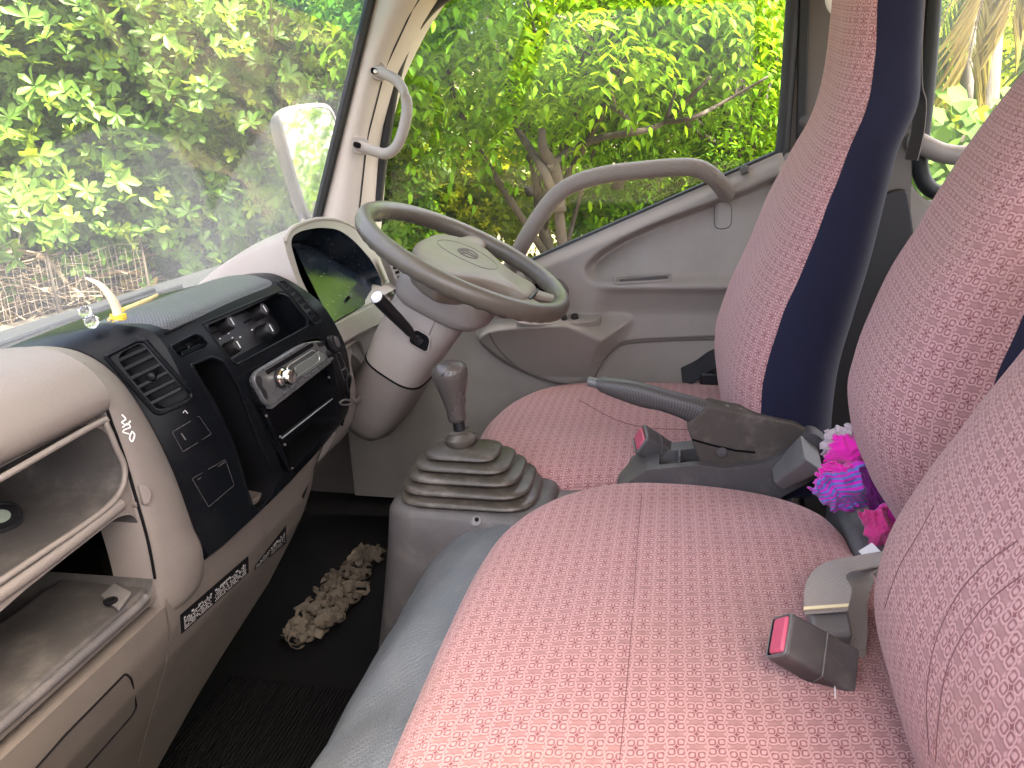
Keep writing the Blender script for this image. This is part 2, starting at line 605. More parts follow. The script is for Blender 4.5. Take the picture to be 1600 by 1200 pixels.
def rpoly(pts, r, n=5):
    """Round the corners of a closed polygon (2D or 3D points); r = radius or a list of radii."""
    P = [Vector(p) for p in pts]
    N = len(P)
    out = []
    for i in range(N):
        rr = r[i] if isinstance(r, (list, tuple)) else r
        a, b, c = P[i - 1], P[i], P[(i + 1) % N]
        d1, d2 = (a - b), (c - b)
        l = min(rr, d1.length * 0.45, d2.length * 0.45)
        if l < 1e-6:
            out.append(b)
            continue
        p, q = b + d1.normalized() * l, b + d2.normalized() * l
        for k in range(n + 1):
            t = k / n
            out.append(p * (1 - t) ** 2 + b * (2 * t * (1 - t)) + q * t * t)
    return out


def tube(path, rad, n=10, closed=False, up=None, flat=1.0, caps=True):
    P = [Vector(p) for p in path]
    m = len(P)
    R = rad if isinstance(rad, (list, tuple)) else [rad] * m
    rings = []
    prev = None
    for i in range(m):
        if closed:
            t = (P[(i + 1) % m] - P[i - 1]).normalized()
        else:
            t = (P[min(i + 1, m - 1)] - P[max(i - 1, 0)])
            t = t.normalized() if t.length > 1e-9 else Vector((0, 0, 1))
        if up is not None:
            u = Vector(up) - t * t.dot(Vector(up))
        elif prev is None:
            a = Vector((0, 0, 1)) if abs(t.z) < 0.9 else Vector((1, 0, 0))
            u = a - t * t.dot(a)
        else:
            u = prev - t * t.dot(prev)
        u.normalize()
        prev = u
        w = t.cross(u)
        rings.append([P[i] + u * (math.cos(2 * math.pi * k / n) * R[i]) + w * (math.sin(2 * math.pi * k / n) * R[i] * flat) for k in range(n)])
    if closed:
        rings.append(rings[0])
        return loft(rings, True, False, False)
    return loft(rings, True, caps, caps)


def ribbon(path, wvec, width, th=0.0016):
    """A strap: path points with a width direction (one vector or one per point)."""
    P = [Vector(p) for p in path]
    rings = []
    for i, p in enumerate(P):
        w = Vector(wvec[i] if isinstance(wvec, list) else wvec).normalized() * (width / 2)
        t = (P[min(i + 1, len(P) - 1)] - P[max(i - 1, 0)]).normalized()
        nn = t.cross(w).normalized() * (th / 2)
        rings.append([p + w + nn, p - w + nn, p - w - nn, p + w - nn])
    return loft(rings)


def revolve(o, axis, prof, n=20, sx=None):
    """prof = [(radius, height)] turned about the axis at o."""
    ax = Vector(axis).normalized()
    a = Vector((1, 0, 0)) if abs(ax.x) < 0.9 else Vector((0, 1, 0))
    u = (a - ax * ax.dot(a)).normalized()
    w = ax.cross(u)
    rings = [[Vector(o) + ax * h + u * (math.cos(2 * math.pi * k / n) * r) + w * (math.sin(2 * math.pi * k / n) * r) for k in range(n)] for r, h in prof]
    return loft(rings)


class Plane:
    def __init__(self, o, n):
        self.o = Vector(o)
        self.n = Vector(n).normalized()
        if self.n.dot(EYE - self.o) < 0:
            self.n = -self.n

    def px(self, x, y, h=0.0):
        d = ray(x, y)
        o = self.o + self.n * h
        t = (o - EYE).dot(self.n) / d.dot(self.n)
        return EYE + d * t

    def poly(self, pts, r=0, h=0.0, n=5):
        p = [self.px(x, y, h) for x, y in pts]
        return rpoly(p, r, n) if r else p

    def prism(self, pts, h0, h1, r=0, n=5, taper=0.0):
        p = self.poly(pts, r, 0.0, n)
        c = sum(p, Vector()) / len(p)
        return loft([[q + self.n * h0 for q in p], [c + (q - c) * (1 - taper) + self.n * h1 for q in p]])


def plane3(a, b, c):
    return Plane(a, (Vector(b) - Vector(a)).cross(Vector(c) - Vector(a)))


class Onto:
    """Casts sight lines onto built geometry so that trims and seams sit on the real surface."""
    def __init__(self, *geos):
        V, F, _ = join(*geos)
        self.t = BVHTree.FromPolygons([Vector(v) for v in V], F)

    def __call__(self, px, py, lift=0.0):
        d = ray(px, py).normalized()
        loc, nrm, i, dist = self.t.ray_cast(EYE, d)
        if loc is None:
            loc, nrm, i, dist = self.t.find_nearest(EYE + d * 1.5)
        if nrm.dot(d) > 0:
            nrm = -nrm
        return loc + nrm * lift

    def nrm(self, px, py):
        d = ray(px, py).normalized()
        loc, nrm, i, dist = self.t.ray_cast(EYE, d)
        if loc is None:
            loc, nrm, i, dist = self.t.find_nearest(EYE + d * 1.5)
        return -nrm if nrm.dot(d) > 0 else nrm

    def plane(self, *pts):
        P = [self(x, y) for x, y in pts]
        return plane3(P[0], P[1], P[2])


def cut(o, geos):
    """Boolean away the given solids and keep the result as the object's own mesh."""
    tmp = []
    for g in geos:
        m_in = None
        if isinstance(g, tuple) and isinstance(g[0], tuple):
            g, m_in = g
        me = bpy.data.meshes.new('cutter')
        me.from_pydata([tuple(v) for v in g[0]], [], [tuple(f) for f in g[1]])
        bm = bmesh.new()
        bm.from_mesh(me)
        bmesh.ops.recalc_face_normals(bm, faces=bm.faces)
        bm.to_mesh(me)
        bm.free()
        if m_in is not None:
            me.materials.append(m_in)
        elif o.data.materials:
            me.materials.append(o.data.materials[0])
        c = bpy.data.objects.new('cutter', me)
        COL.objects.link(c)
        c.location = (0, 0, 0)
        md = o.modifiers.new('cut', 'BOOLEAN')
        md.operation = 'DIFFERENCE'
        md.solver = 'EXACT'
        md.object = c
        md.use_self = True
        md.material_mode = 'TRANSFER'
        tmp.append(c)
    bpy.context.view_layer.update()
    dg = bpy.context.evaluated_depsgraph_get()
    me = bpy.data.meshes.new_from_object(o.evaluated_get(dg))
    o.modifiers.clear()
    old = o.data
    o.data = me
    me.name = o.name
    bpy.data.meshes.remove(old)
    for c in tmp:
        m = c.data
        bpy.data.objects.remove(c)
        bpy.data.meshes.remove(m)
    me.polygons.foreach_set('use_smooth', [True] * len(me.polygons))
    me.set_sharp_from_angle(angle=math.radians(32))
    me.update()
    return o


def sstep(x, a, b):
    t = np.clip((x - a) / (b - a), 0, 1)
    return t * t * (3 - 2 * t)


def sdf(poly, P):
    """Signed distance (negative inside) of points P (n,2) to a closed polygon."""
    poly = np.asarray(poly, float)
    d = np.full(len(P), 1e9)
    inside = np.zeros(len(P), bool)
    for i in range(len(poly)):
        a, b = poly[i], poly[(i + 1) % len(poly)]
        e = b - a
        w = P - a
        t = np.clip((w @ e) / max(e @ e, 1e-12), 0, 1)
        d = np.minimum(d, np.linalg.norm(w - t[:, None] * e, axis=1))
        c = ((a[1] > P[:, 1]) != (b[1] > P[:, 1]))
        with np.errstate(divide='ignore', invalid='ignore'):
            xi = (b[0] - a[0]) * (P[:, 1] - a[1]) / (b[1] - a[1]) + a[0]
        inside ^= c & (P[:, 0] < xi)
    return np.where(inside, -d, d)


def gridgeo(P, nu, nv):
    F = []
    for i in range(nu - 1):
        for j in range(nv - 1):
            a = i * nv + j
            F.append((a, a + 1, a + nv + 1, a + nv))
    return P, F


def solid_grid(P, nu, nv, off):
    """A grid surface given depth along off (Vector or function of index): closed solid."""
    n = len(P)
    Q = [p + (off(i) if callable(off) else off) for i, p in enumerate(P)]
    F = gridgeo(P, nu, nv)[1]
    F2 = [tuple(i + n for i in reversed(f)) for f in F]
    E = []
    for i in range(nu - 1):
        for j in (0, nv - 1):
            a, b = i * nv + j, (i + 1) * nv + j
            E.append((a, b, b + n, a + n))
    for j in range(nv - 1):
        for i in (0, nu - 1):
            a, b = i * nv + j, i * nv + j + 1
            E.append((a, b, b + n, a + n))
    return list(P) + Q, F + F2 + E


def cushion(outline, zb, ztop, crown, R=0.045, steps=7, nav=0, wr=0.004, lean=0.0, seed=0):
    """A seat cushion from its plan outline: side wall, rolled edge, crowned top. Returns geometry and cloth UV."""
    P = catmull([(x, y, 0) for x, y in outline], 7, True)
    n = len(P)
    area = sum(P[i].x * P[(i + 1) % n].y - P[(i + 1) % n].x * P[i].y for i in range(n))
    if area < 0:
        P.reverse()
    N = []
    for i in range(n):
        t = (P[(i + 1) % n] - P[i - 1]).normalized()
        N.append(Vector((t.y, -t.x, 0)))
    c = sum(P, Vector()) / n
    rings, uv, mi = [], [], []
    ze = ztop - R

    def addring(pts, z, drop, isnavy):
        ring = []
        for i, p in enumerate(pts):
            zz = z(i) if callable(z) else z
            zz += lean * (p.y - c.y)
            ring.append(Vector((p.x, p.y, zz)))
            u = p + N[i] * drop
            uv.append((u.x, u.y))
        rings.append(ring)
        mi.append(isnavy)
    for k, z in enumerate(np.linspace(zb, ze, 4)):
        bulge = 0.006 * math.sin(math.pi * k / 3)
        addring([P[i] + N[i] * bulge for i in range(n)], float(z), ze - float(z) + R * 0.57, 1 if z < ze - nav else 0)
    for k in range(1, steps + 1):
        a = math.pi / 2 * k / steps
        ins = R * (1 - math.cos(a))
        addring([P[i] - N[i] * ins for i in range(n)], ze + R * math.sin(a), R * 0.57 * (1 - k / steps), 0)
    base = [P[i] - N[i] * R for i in range(n)]
    K = 16
    for k in range(1, K):
        s = 1 - k / K
        pts = [c + (p - c) * s for p in base]

        def zf(i, pts=pts, s=s):
            q = pts[i]
            w = noise.noise(Vector((q.x * 9 + seed, q.y * 9, seed))) * wr + noise.noise(Vector((q.x * 24, q.y * 24, seed + 3))) * wr * 0.35
            return ztop + crown * (1 - s * s) + w * min(1.0, (1 - s) * 4)
        addring(pts, zf, 0, 0)
    V, F = loft(rings, True, True, True)
    Mi = []
    for i in range(len(rings) - 1):
        Mi += [1 if mi[i] else 0] * n
    Mi += [1, 0]
    return (V, F, Mi), uv


def backrest(secs, n=128, pe=3.0, navy_at=0.28, seed=1, wr=0.004, wrap=None):
    """A seat back as a stack of rounded sections (z, x centre, half width, front y, rear y)."""
    dense = catmull([Vector((a, b, c)) for a, b, c, d, e in secs], 6)
    dense2 = catmull([Vector((d, e, 0)) for a, b, c, d, e in secs], 6)
    rings, uv, Mi = [], [], []
    L = 0.0
    last = None
    navyflags = []
    for q, w in zip(dense, dense2):
        z, xc, hw = q
        yf, yb = w.x, w.y
        th = yf - yb
        ring = []
        arc = 0.0
        fl = []
        mid = Vector((xc, yf, z))
        if last is not None:
            L += (mid - last).length
        last = mid
        pts = []
        for k in range(n):
            a = 2 * math.pi * k / n + math.pi / 2
            ca, sa = math.cos(a), math.sin(a)
            x = xc + hw * math.copysign(abs(ca) ** (2 / pe), ca)
            y = (yf + yb) / 2 + th / 2 * math.copysign(abs(sa) ** (2 / pe), sa)
            nz = noise.noise(Vector((x * 8 + seed, z * 8, seed))) * wr + noise.noise(Vector((x * 23, z * 23, seed + 5))) * wr * 0.4
            y += nz * (1 if sa > 0 else 0)
            pts.append(Vector((x, y, z)))
        # arc length from the front centre (k=0) both ways
        left = [0.0]
        for k in range(1, n):
            left.append(left[-1] + (pts[k] - pts[k - 1]).length)
        tot = left[-1] + (pts[0] - pts[-1]).length
        for k in range(n):
            s = left[k] if left[k] < tot / 2 else left[k] - tot
            uv.append((L, s))
            sa_ = math.sin(2 * math.pi * k / n + math.pi / 2)
            fl.append(1 if math.copysign(abs(sa_) ** (2 / pe), sa_) < navy_at else 0)
        rings.append(pts)
        navyflags.append(fl)
    V, F = loft(rings)
    for i in range(len(rings) - 1):
        for k in range(n):
            Mi.append(1 if (navyflags[i][k] and navyflags[i][(k + 1) % n]) else 0)
    Mi += [1, 0]
    return (V, F, Mi), uv


def onto_path(on, pts, lift, per=8):
    P = catmull([Vector((x, y, 0)) for x, y in pts], per)
    return [on(p.x, p.y, lift) for p in P]


def lerp_tab(tab, x):
    xs = [t[0] for t in tab]
    ys = [t[1] for t in tab]
    if xs[0] > xs[-1]:
        xs, ys = xs[::-1], ys[::-1]
    return float(np.interp(x, xs, ys))


def resample(P, n):
    P = [Vector(p) for p in P]
    L = [0.0]
    for i in range(1, len(P)):
        L.append(L[-1] + (P[i] - P[i - 1]).length)
    out = []
    for k in range(n):
        s = L[-1] * k / (n - 1)
        i = max(0, min(len(P) - 2, int(np.searchsorted(L, s, 'right')) - 1))
        t = (s - L[i]) / max(1e-9, L[i + 1] - L[i])
        out.append(P[i].lerp(P[i + 1], min(1, max(0, t))))
    return out


def tube_uv(npath, ring, path, rad):
    uv = []
    P = [Vector(p) for p in path]
    L = 0.0
    for i in range(npath):
        if i:
            L += (P[i] - P[i - 1]).length
        for k in range(ring):
            uv.append((L, 2 * math.pi * rad * k / ring))
    return uv


def patch(on, quad, nu, nv, lift):
    """A sheet lying on a surface, from four photo corners (tl, tr, br, bl)."""
    a, b, c, d = [Vector((x, y, 0)) for x, y in quad]
    P = []
    for i in range(nu):
        s = i / (nu - 1)
        for j in range(nv):
            t = j / (nv - 1)
            p = (a.lerp(b, s)).lerp(d.lerp(c, s), t)
            P.append(on(p.x, p.y, lift))
    return gridgeo(P, nu, nv)


# ================================================================== THE CAB
cab = thing('truck_cab', 'beige cab interior shell with windscreen, pillars and roof around the seats', 'truck cab', (0, 0, 0.25))
fl = obj('cab_floor', box((0.02, -0.35, 0.24), 1.6, 2.6, 0.02), M['carpet'], cab)
# fine ribs of the floor mat near the passenger's feet
ribs = []
for k in range(70):
    yy = 0.30 + k * 0.0065
    ribs.append(box((-0.33, yy, 0.2515), 0.78, 0.0026, 0.003))
obj('floor_ribs', join(*ribs), M['carpet'], cab, smooth=0, kind='stuff')
obj('firewall', box((0.02, 0.99, 0.55), 1.56, 0.03, 0.66), M['carpet'], cab)
obj('roof', box((0.02, -0.55, 1.70), 1.62, 2.16, 0.04), M['liner'], cab, bevel=0.01)
obj('rear_wall', box((0.02, -1.62, 0.75), 1.6, 0.04, 1.0), M['beige_dark'], cab)
# the near side of the cab; the photograph looks in through the wound-down window of its front door
XW = -0.775
obj('near_door', box((XW, 0.16, 0.55), 0.06, 1.16, 0.66), M['beige_dark'], cab, bevel=0.02)
obj('near_rear_side', box((XW, -0.95, 0.62), 0.05, 1.34, 0.86), M['beige_dark'], cab, bevel=0.01)
obj('near_b_pillar', box((XW, -0.34, 1.36), 0.06, 0.12, 0.62), M['beige_dark'], cab, bevel=0.01)
obj('near_rear_pillar', box((XW, -1.54, 1.36), 0.06, 0.14, 0.62), M['beige_dark'], cab, bevel=0.01)
obj('near_roof_rail', box((XW, -0.5, 1.635), 0.06, 2.1, 0.09), M['beige_dark'], cab, bevel=0.01)
npl = [[Vector((XW - 0.025, y0, z)), Vector((XW + 0.03, y0, z)), Vector((XW + 0.03, y0 + 0.10, z)), Vector((XW - 0.025, y0 + 0.10, z))] for y0, z in ((0.735, 0.2), (0.735, 0.9), (0.45, 1.66))]
obj('near_a_pillar', loft(npl), M['beige_dark'], cab, smooth=0, bevel=0.01)
obj('lower_side', box((0.81, -0.35, 0.44), 0.05, 2.7, 0.5), M['beige_dark'], cab)


def yF(z):
    return 0.764 - 0.388 * (z - 0.988)


YR = [(0.80, 0.70), (1.0, 0.662), (1.15, 0.636), (1.29, 0.582), (1.40, 0.505), (1.50, 0.40), (1.62, 0.25)]
secs = []
for z in np.linspace(0.82, 1.68, 18):
    z = float(z)
    a, b = yF(z), lerp_tab(YR, z)
    secs.append([Vector(p + (z,)) for p in ((0.661, a), (0.658, a - 0.3 * (a - b)), (0.664, a - 0.55 * (a - b)), (0.682, a - 0.72 * (a - b)), (0.694, a - 0.80 * (a - b)), (0.728, b), (0.80, b + 0.005), (0.80, a + 0.02), (0.70, a + 0.02))])
apil = obj('a_pillar', loft(secs), M['pillar'], cab, smooth=50)
gap = [Vector((0.6915, yF(z) - 0.785 * (yF(z) - lerp_tab(YR, z)), z)) for z in np.linspace(0.95, 1.6, 20)]
obj('trim_gap', tube(gap, 0.0022, 6), M['rubber'], apil)
# grab handle on the pillar
pl = Plane(at(560, 170, X=0.655), (-1, -0.35, 0.05))
for q in ([(578, 92), (600, 98), (607, 118), (598, 128), (577, 122)], [(551, 210), (574, 216), (580, 232), (570, 244), (549, 238)]):
    hm = obj('handle_mount', pl.prism(q, -0.012, 0.004, 4), M['beige_smooth'], apil, bevel=0.002)
hp = [(586, 110), (600, 115), (620, 126), (632, 145), (636, 170), (631, 200), (620, 228), (604, 240), (585, 236), (560, 228)]
hh = [0.002, 0.012, 0.03, 0.04, 0.042, 0.042, 0.038, 0.028, 0.012, 0.002]
path = catmull([pl.px(x, y, h) for (x, y), h in zip(hp, hh)], 6)
obj('grab_handle', tube(path, 0.0115, 12, up=(0, 0.3, 1), flat=0.8), M['beige_smooth'], apil)
for q in ([(580, 106), (591, 109), (590, 118), (579, 115)], [(553, 221), (565, 224), (564, 233), (552, 230)]):
    obj('screw_recess', pl.prism(q, 0.003, 0.0145, 1), M['void'], apil)
obj('screw', revolve(pl.px(586.5, 111.5, 0.0145), pl.n, [(0.0042, 0), (0.0042, 0.001), (0.001, 0.0016)], 10), M['steel'], apil)


# windscreen: dusty glass; wiper-shaped arcs paled to paint in a reflection
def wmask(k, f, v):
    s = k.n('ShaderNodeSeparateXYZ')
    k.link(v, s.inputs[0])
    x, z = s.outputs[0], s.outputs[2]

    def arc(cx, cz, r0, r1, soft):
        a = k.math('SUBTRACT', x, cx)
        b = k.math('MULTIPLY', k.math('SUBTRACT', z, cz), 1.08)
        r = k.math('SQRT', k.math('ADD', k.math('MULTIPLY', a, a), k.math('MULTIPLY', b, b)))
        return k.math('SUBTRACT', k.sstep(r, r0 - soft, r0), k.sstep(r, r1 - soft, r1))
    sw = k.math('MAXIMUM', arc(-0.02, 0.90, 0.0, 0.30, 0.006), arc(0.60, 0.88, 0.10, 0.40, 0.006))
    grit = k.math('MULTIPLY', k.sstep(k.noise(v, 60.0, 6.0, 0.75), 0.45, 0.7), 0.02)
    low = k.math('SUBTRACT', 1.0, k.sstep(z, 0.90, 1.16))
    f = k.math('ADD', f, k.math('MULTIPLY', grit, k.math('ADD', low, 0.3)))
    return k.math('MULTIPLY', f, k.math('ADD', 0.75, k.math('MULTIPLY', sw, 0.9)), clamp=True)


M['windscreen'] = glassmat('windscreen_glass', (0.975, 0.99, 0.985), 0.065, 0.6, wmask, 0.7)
M['door_glass'] = glassmat('door_glass', (0.985, 0.995, 0.985), 0.008, 0.3, None, 1.4)
M['rear_glass'] = glassmat('rear_glass', (0.97, 0.99, 0.98), 0.04, 0.4, None, 0.6)


def wsp(x, z, d=0.0):
    return Vector((x, yF(z) + 0.012 + d, z))


cor = [wsp(-0.76, 0.88), wsp(0.662, 0.88), wsp(0.662, 1.66), wsp(-0.76, 1.66)]
wn = Vector((0, 1, 0.388)).normalized() * 0.005
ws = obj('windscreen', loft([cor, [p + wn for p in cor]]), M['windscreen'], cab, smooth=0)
sp_ = [Vector((0.655, yF(z) + 0.004, z)) for z in np.linspace(0.88, 1.66, 12)]
obj('windscreen_seal', tube(sp_, 0.0115, 8), M['rubber'], ws)
# pale sun-shade film across the top of the windscreen
bp = Plane(wsp(0, 1.2, -0.003), (0, 1, 0.388))
band = [bp.px(420, -4), bp.px(578, 62), Vector((0.655, yF(1.64) + 0.009, 1.64)), Vector((-0.2, yF(1.64) + 0.009, 1.64))]
kk = NT('sunshade_film')
kk.t.nodes.remove(kk.b)
t1 = kk.n('ShaderNodeBsdfTransparent')
t1.inputs[0].default_value = (0.70, 0.83, 0.84, 1)
t2 = kk.n('ShaderNodeBsdfDiffuse')
t2.inputs[0].default_value = (0.5, 0.62, 0.62, 1)
t3 = kk.n('ShaderNodeMixShader')
t3.inputs[0].default_value = 0.10
kk.link(t1.outputs[0], t3.inputs[1])
kk.link(t2.outputs[0], t3.inputs[2])
kk.link(t3.outputs[0], kk.out.inputs['Surface'])
obj('sunshade_film', loft([band, [p - wn * 0.2 for p in band]]), kk.m, ws, smooth=0)

# B pillar with its trim strips
PB = Plane((0.752, 0, 1), (1, 0, 0))
bpil = obj('b_pillar', PB.prism([(1244, -160), (1236, 60), (1222, 245), (1222, 900), (1420, 900), (1425, 300), (1440, -160)], -0.05, 0.0), M['beige_dark'], cab, bevel=0.004)
obj('pillar_strip', PB.prism([(1252, -150), (1246, 60), (1243, 238), (1258, 238), (1262, 60), (1270, -150)], 0.0, 0.012, 1), M['rubber'], bpil, bevel=0.003)
obj('pillar_trim', PB.prism([(1222, 238), (1247, 237), (1250, 330), (1222, 330)], 0.0, 0.02, 2), M['beige_smooth'], bpil, bevel=0.003)
obj('door_seal', tube([PB.px(1246, -150, 0.006), PB.px(1240, 50, 0.006), PB.px(1226, 235, 0.006), PB.px(1222, 330, 0.006)], 0.009, 8), M['rubber'], bpil)
cl = [PB.px(1296, -60, 0.03), PB.px(1294, -8, 0.03), PB.px(1296, 8, 0.03), PB.px(1302, 18, 0.028)]
obj('belt_guide', tube(catmull(cl, 5), 0.006, 8), M['white'], bpil)
obj('belt_bolt', revolve(PB.px(1257, 190, 0.0), (-1, 0, 0), [(0.012, 0), (0.012, 0.012), (0.004, 0.016)], 14), M['grey'], bpil)
# belt hanging behind the driver's seat
sb = [at(1438, -60, X=0.45), at(1435, 0, X=0.45), at(1431, 67, X=0.45), at(1431, 133, X=0.45), at(1437, 160, X=0.45), at(1434, 205, X=0.45), at(1424, 250, X=0.45)]
bt = obj('seat_belt', ribbon(catmull(sb, 6), (1, 0.16, 0), 0.045), M['webbing'], None)
tag(bt, 'pale webbing seat belt hanging behind the tall driver seat', 'seat belt')

# ================================================================== DRIVER'S DOOR
door = thing('driver_door', 'beige far side cab door with sloping sill, padded grab bar and armrest', 'truck door', (0.76, 0.2, 0.3))
XD = 0.705


def yz(px, py, X=XD):
    p = at(px, py, X=X)
    return (p.y, p.z)


nY, nZ = 230, 190
Ys = np.linspace(-0.222, 0.76, nY)


def ztop(y):
    return lerp_tab([(-0.24, 1.094), (-0.205, 1.096), (0.292, 0.884), (0.42, 0.822), (0.55, 0.79), (0.80, 0.78)], y)


zb = 0.30
YY, ZZ = [], []
for y in Ys:
    zt = ztop(y)
    for t in np.linspace(0, 1, nZ):
        YY.append(y)
        ZZ.append(zb + (zt - zb) * t)
YZ = np.stack([np.array(YY), np.array(ZZ)], 1)


def curve2(pts, per=6):
    return [(p.x, p.y) for p in catmull([Vector((a, b, 0)) for a, b in pts], per, True)]


scoop = curve2([yz(*p) for p in [(912, 428), (918, 408), (950, 382), (1010, 352), (1080, 325), (1150, 300), (1260, 262), (1300, 330), (1260, 445), (1140, 446), (1040, 449), (945, 450), (922, 444)]])
arm = curve2([yz(*p) for p in [(748, 522), (775, 502), (840, 494), (920, 490), (955, 490), (985, 494), (992, 512), (972, 545), (945, 575), (925, 604), (880, 602), (838, 590), (800, 570), (770, 548)]])
pocket = curve2([yz(*p) for p in [(925, 612), (935, 575), (955, 548), (990, 535), (1115, 529), (1260, 522), (1260, 640), (1100, 625)]])
ds, da, dp = sdf(scoop, YZ), sdf(arm, YZ), sdf(pocket, YZ)
zt_ = np.array([ztop(y) for y in YZ[:, 0]])
X = np.full(len(YZ), XD)
dep = sstep(-ds, 0.0, 0.020)
bw = 0.014 + 0.075 * np.clip((0.215 - YZ[:, 0]) / 0.12, 0, 1)
bul = np.clip((-da + 0.002) / bw, 0, 1)
bul = bul * bul * (3 - 2 * bul)
bul_ = bul
zhi = np.interp(YZ[:, 0], [-0.25, -0.1, 0.05, 0.16], [1.05, 1.0, 0.95, 0.875])
gb = np.clip((YZ[:, 1] - 0.838) / np.maximum(0.02, zhi - 0.838), 0.0, 1.0)
X += 0.055 * dep * (0.10 + 0.90 * gb)
ledge = sstep(0.17 - YZ[:, 0], 0.0, 0.05)
X -= 0.012 * np.exp(-((YZ[:, 1] - 0.831) / 0.013) ** 2) * ledge
X += 0.022 * sstep(0.83 - YZ[:, 1], 0.0, 0.07) * (1 - bul_) * ledge
bw = 0.014 + 0.075 * np.clip((0.215 - YZ[:, 0]) / 0.12, 0, 1)
bul = np.clip((-da + 0.002) / bw, 0, 1)
bul = bul * bul * (3 - 2 * bul)
low = np.clip((YZ[:, 1] - 0.60) / 0.15, 0.15, 1.0)
X -= 0.060 * bul * low
X += 0.010 * sstep(-dp, 0.0, 0.006)
X += 0.012 * sstep(YZ[:, 1], 0.70, 0.45) * 0
X += 0.02 * sstep(zt_ - YZ[:, 1], 0.03, 0.0)
# the lower part bellies a little into the cab towards the front
X -= 0.025 * sstep(YZ[:, 0], 0.2, 0.5) * sstep(YZ[:, 1], 0.75, 0.60)
# outward lip of the rear edge
X += 0.02 * sstep(YZ[:, 0], -0.205, -0.222)
P = [Vector((x, y, z)) for x, (y, z) in zip(X, YZ)]
dgeo = gridgeo(P, nY, nZ)
dpan = obj('door_panel', dgeo, M['door'], door, smooth=180)
onD = Onto(dgeo)
obj('door_shell', box((0.80, 0.25, 0.55), 0.03, 1.0, 0.5), M['beige_dark'], door)
# sill seal along the bottom of the glass
sl = [Vector((0.737, y, ztop(y) - 0.001)) for y in np.linspace(-0.2, 0.70, 30)]
obj('sill_seal', tube(sl, 0.008, 8), M['rubber'], door)
gp = Plane((0.762, 0, 1), (1, 0, 0))
dgl = obj('door_glass', gp.prism([(560, 470), (572, 310), (596, 130), (645, 0), (700, -110), (1250, -160), (1240, 60), (1226, 250), (1000, 372), (800, 470)], -0.002, 0.002), M['door_glass'], door, smooth=0)
fp = [(588, 345), (591, 300), (600, 230), (616, 130), (634, 70), (664, 22), (705, -12), (780, -50), (1000, -90), (1200, -80), (1236, -40), (1234, 60), (1222, 225), (1214, 246), (1190, 262)]
FP = Plane((0.745, 0, 1), (1, 0, 0))
obj('glass_seal', tube(catmull([FP.px(x, y) for x, y in fp], 5), 0.0125, 10), M['rubber'], dgl)
# padded grab bar in front of the glass
bp_ = [(796, 420, 0.70), (806, 402, 0.69), (822, 372, 0.668), (845, 335, 0.66), (872, 303, 0.658), (905, 284, 0.658), (950, 272, 0.658), (1010, 265, 0.658), (1060, 261, 0.658), (1090, 263, 0.66), (1112, 275, 0.668), (1128, 292, 0.69), (1136, 304, 0.71)]
path = catmull([at(x, y, X=X_) for x, y, X_ in bp_], 6)
tb = tube(path, 0.0175, 16)
obj('grab_bar', tb, M['bar'], door, uv=tube_uv(len(path), 16, path, 0.0175))
# oval cap, lock knob, door pull, switch plate
ov = [(1117, 322), (1123, 317), (1136, 317), (1142, 324), (1142, 348), (1136, 356), (1123, 357), (1117, 350)]
ovp = catmull([onD(x, y, 0.0005) for x, y in ov], 5, True)
cap = obj('speaker_cap', loft([ovp, [p + onD.nrm(1130, 337) * 0.003 for p in ovp]]), M['door'], door)
obj('cap_gap', tube(ovp, 0.0013, 6, closed=True), M['rubber'], cap)
obj('lock_knob', loft([rpoly([at(x, y, X=0.725) for x, y in q], 0.002) for q in ([(1156, 262), (1168, 258), (1170, 270), (1158, 275)],)] + [rpoly([at(x, y, X=0.70) for x, y in [(1158, 262), (1167, 259), (1168, 268), (1159, 272)]], 0.002)]), M['grey'], door)
pullp = [(962, 438), (966, 433), (1040, 429), (1047, 431), (1047, 436), (1040, 439), (968, 443), (963, 442)]
pp = catmull([onD(x, y, 0.001) for x, y in pullp], 5, True)
pull = obj('door_pull', tube(pp, 0.0034, 8, closed=True), M['door'], door)
ip = rpoly([onD(x, y, 0.0012) for x, y in [(966, 437), (1042, 431), (1045, 434), (1040, 437), (970, 441)]], 0.003)
obj('pull_recess', loft([ip, [p + Vector((-0.001, 0, 0)) for p in ip]]), M['grey'], pull)
swp = Plane(onD(890, 500, 0.0), (-0.45, -0.05, 1))
SW = plane3(onD(860, 499), onD(935, 494), onD(900, 504))
sw = obj('switch_plate', SW.prism([(800, 505), (850, 494), (936, 491), (940, 495), (938, 502), (910, 507), (830, 510)], -0.012, 0.004, 2), M['door'], door, bevel=0.0015)
for q in ([(891, 496), (903, 494), (905, 501), (893, 503)], [(876, 498), (885, 496), (887, 503), (878, 504)]):
    obj('window_switch', SW.prism(q, 0.003, 0.010, 1, taper=0.15), M['black_soft'], sw, bevel=0.0015)
# inner door handle in its dark bowl behind the wheel rim
hb = catmull([onD(x, y, 0.001) for x, y in [(812, 452), (838, 441), (868, 437), (884, 448), (886, 470), (878, 488), (850, 486), (815, 478)]], 5, True)
bowl = obj('handle_bowl', tube(hb, 0.004, 8, closed=True), M['beige_dark'], door)
obj('bowl_back', loft([hb, [p + Vector((-0.001, 0, 0)) for p in hb]]), M['void'], bowl)
obj('inner_handle', tube(catmull([onD(825, 478, 0.006), onD(850, 470, 0.014), onD(872, 462, 0.010)], 5), 0.006, 8), M['grey'], bowl)
# moulding lines
for q in ([(764, 520), (775, 540), (800, 566), (838, 588), (880, 599), (930, 602)], [(925, 606), (936, 574), (957, 549), (990, 536), (1115, 530), (1135, 529)]):
    obj('moulding_line', tube(onto_path(onD, q, 0.0004), 0.0018, 6), M['beige_dark'], door)

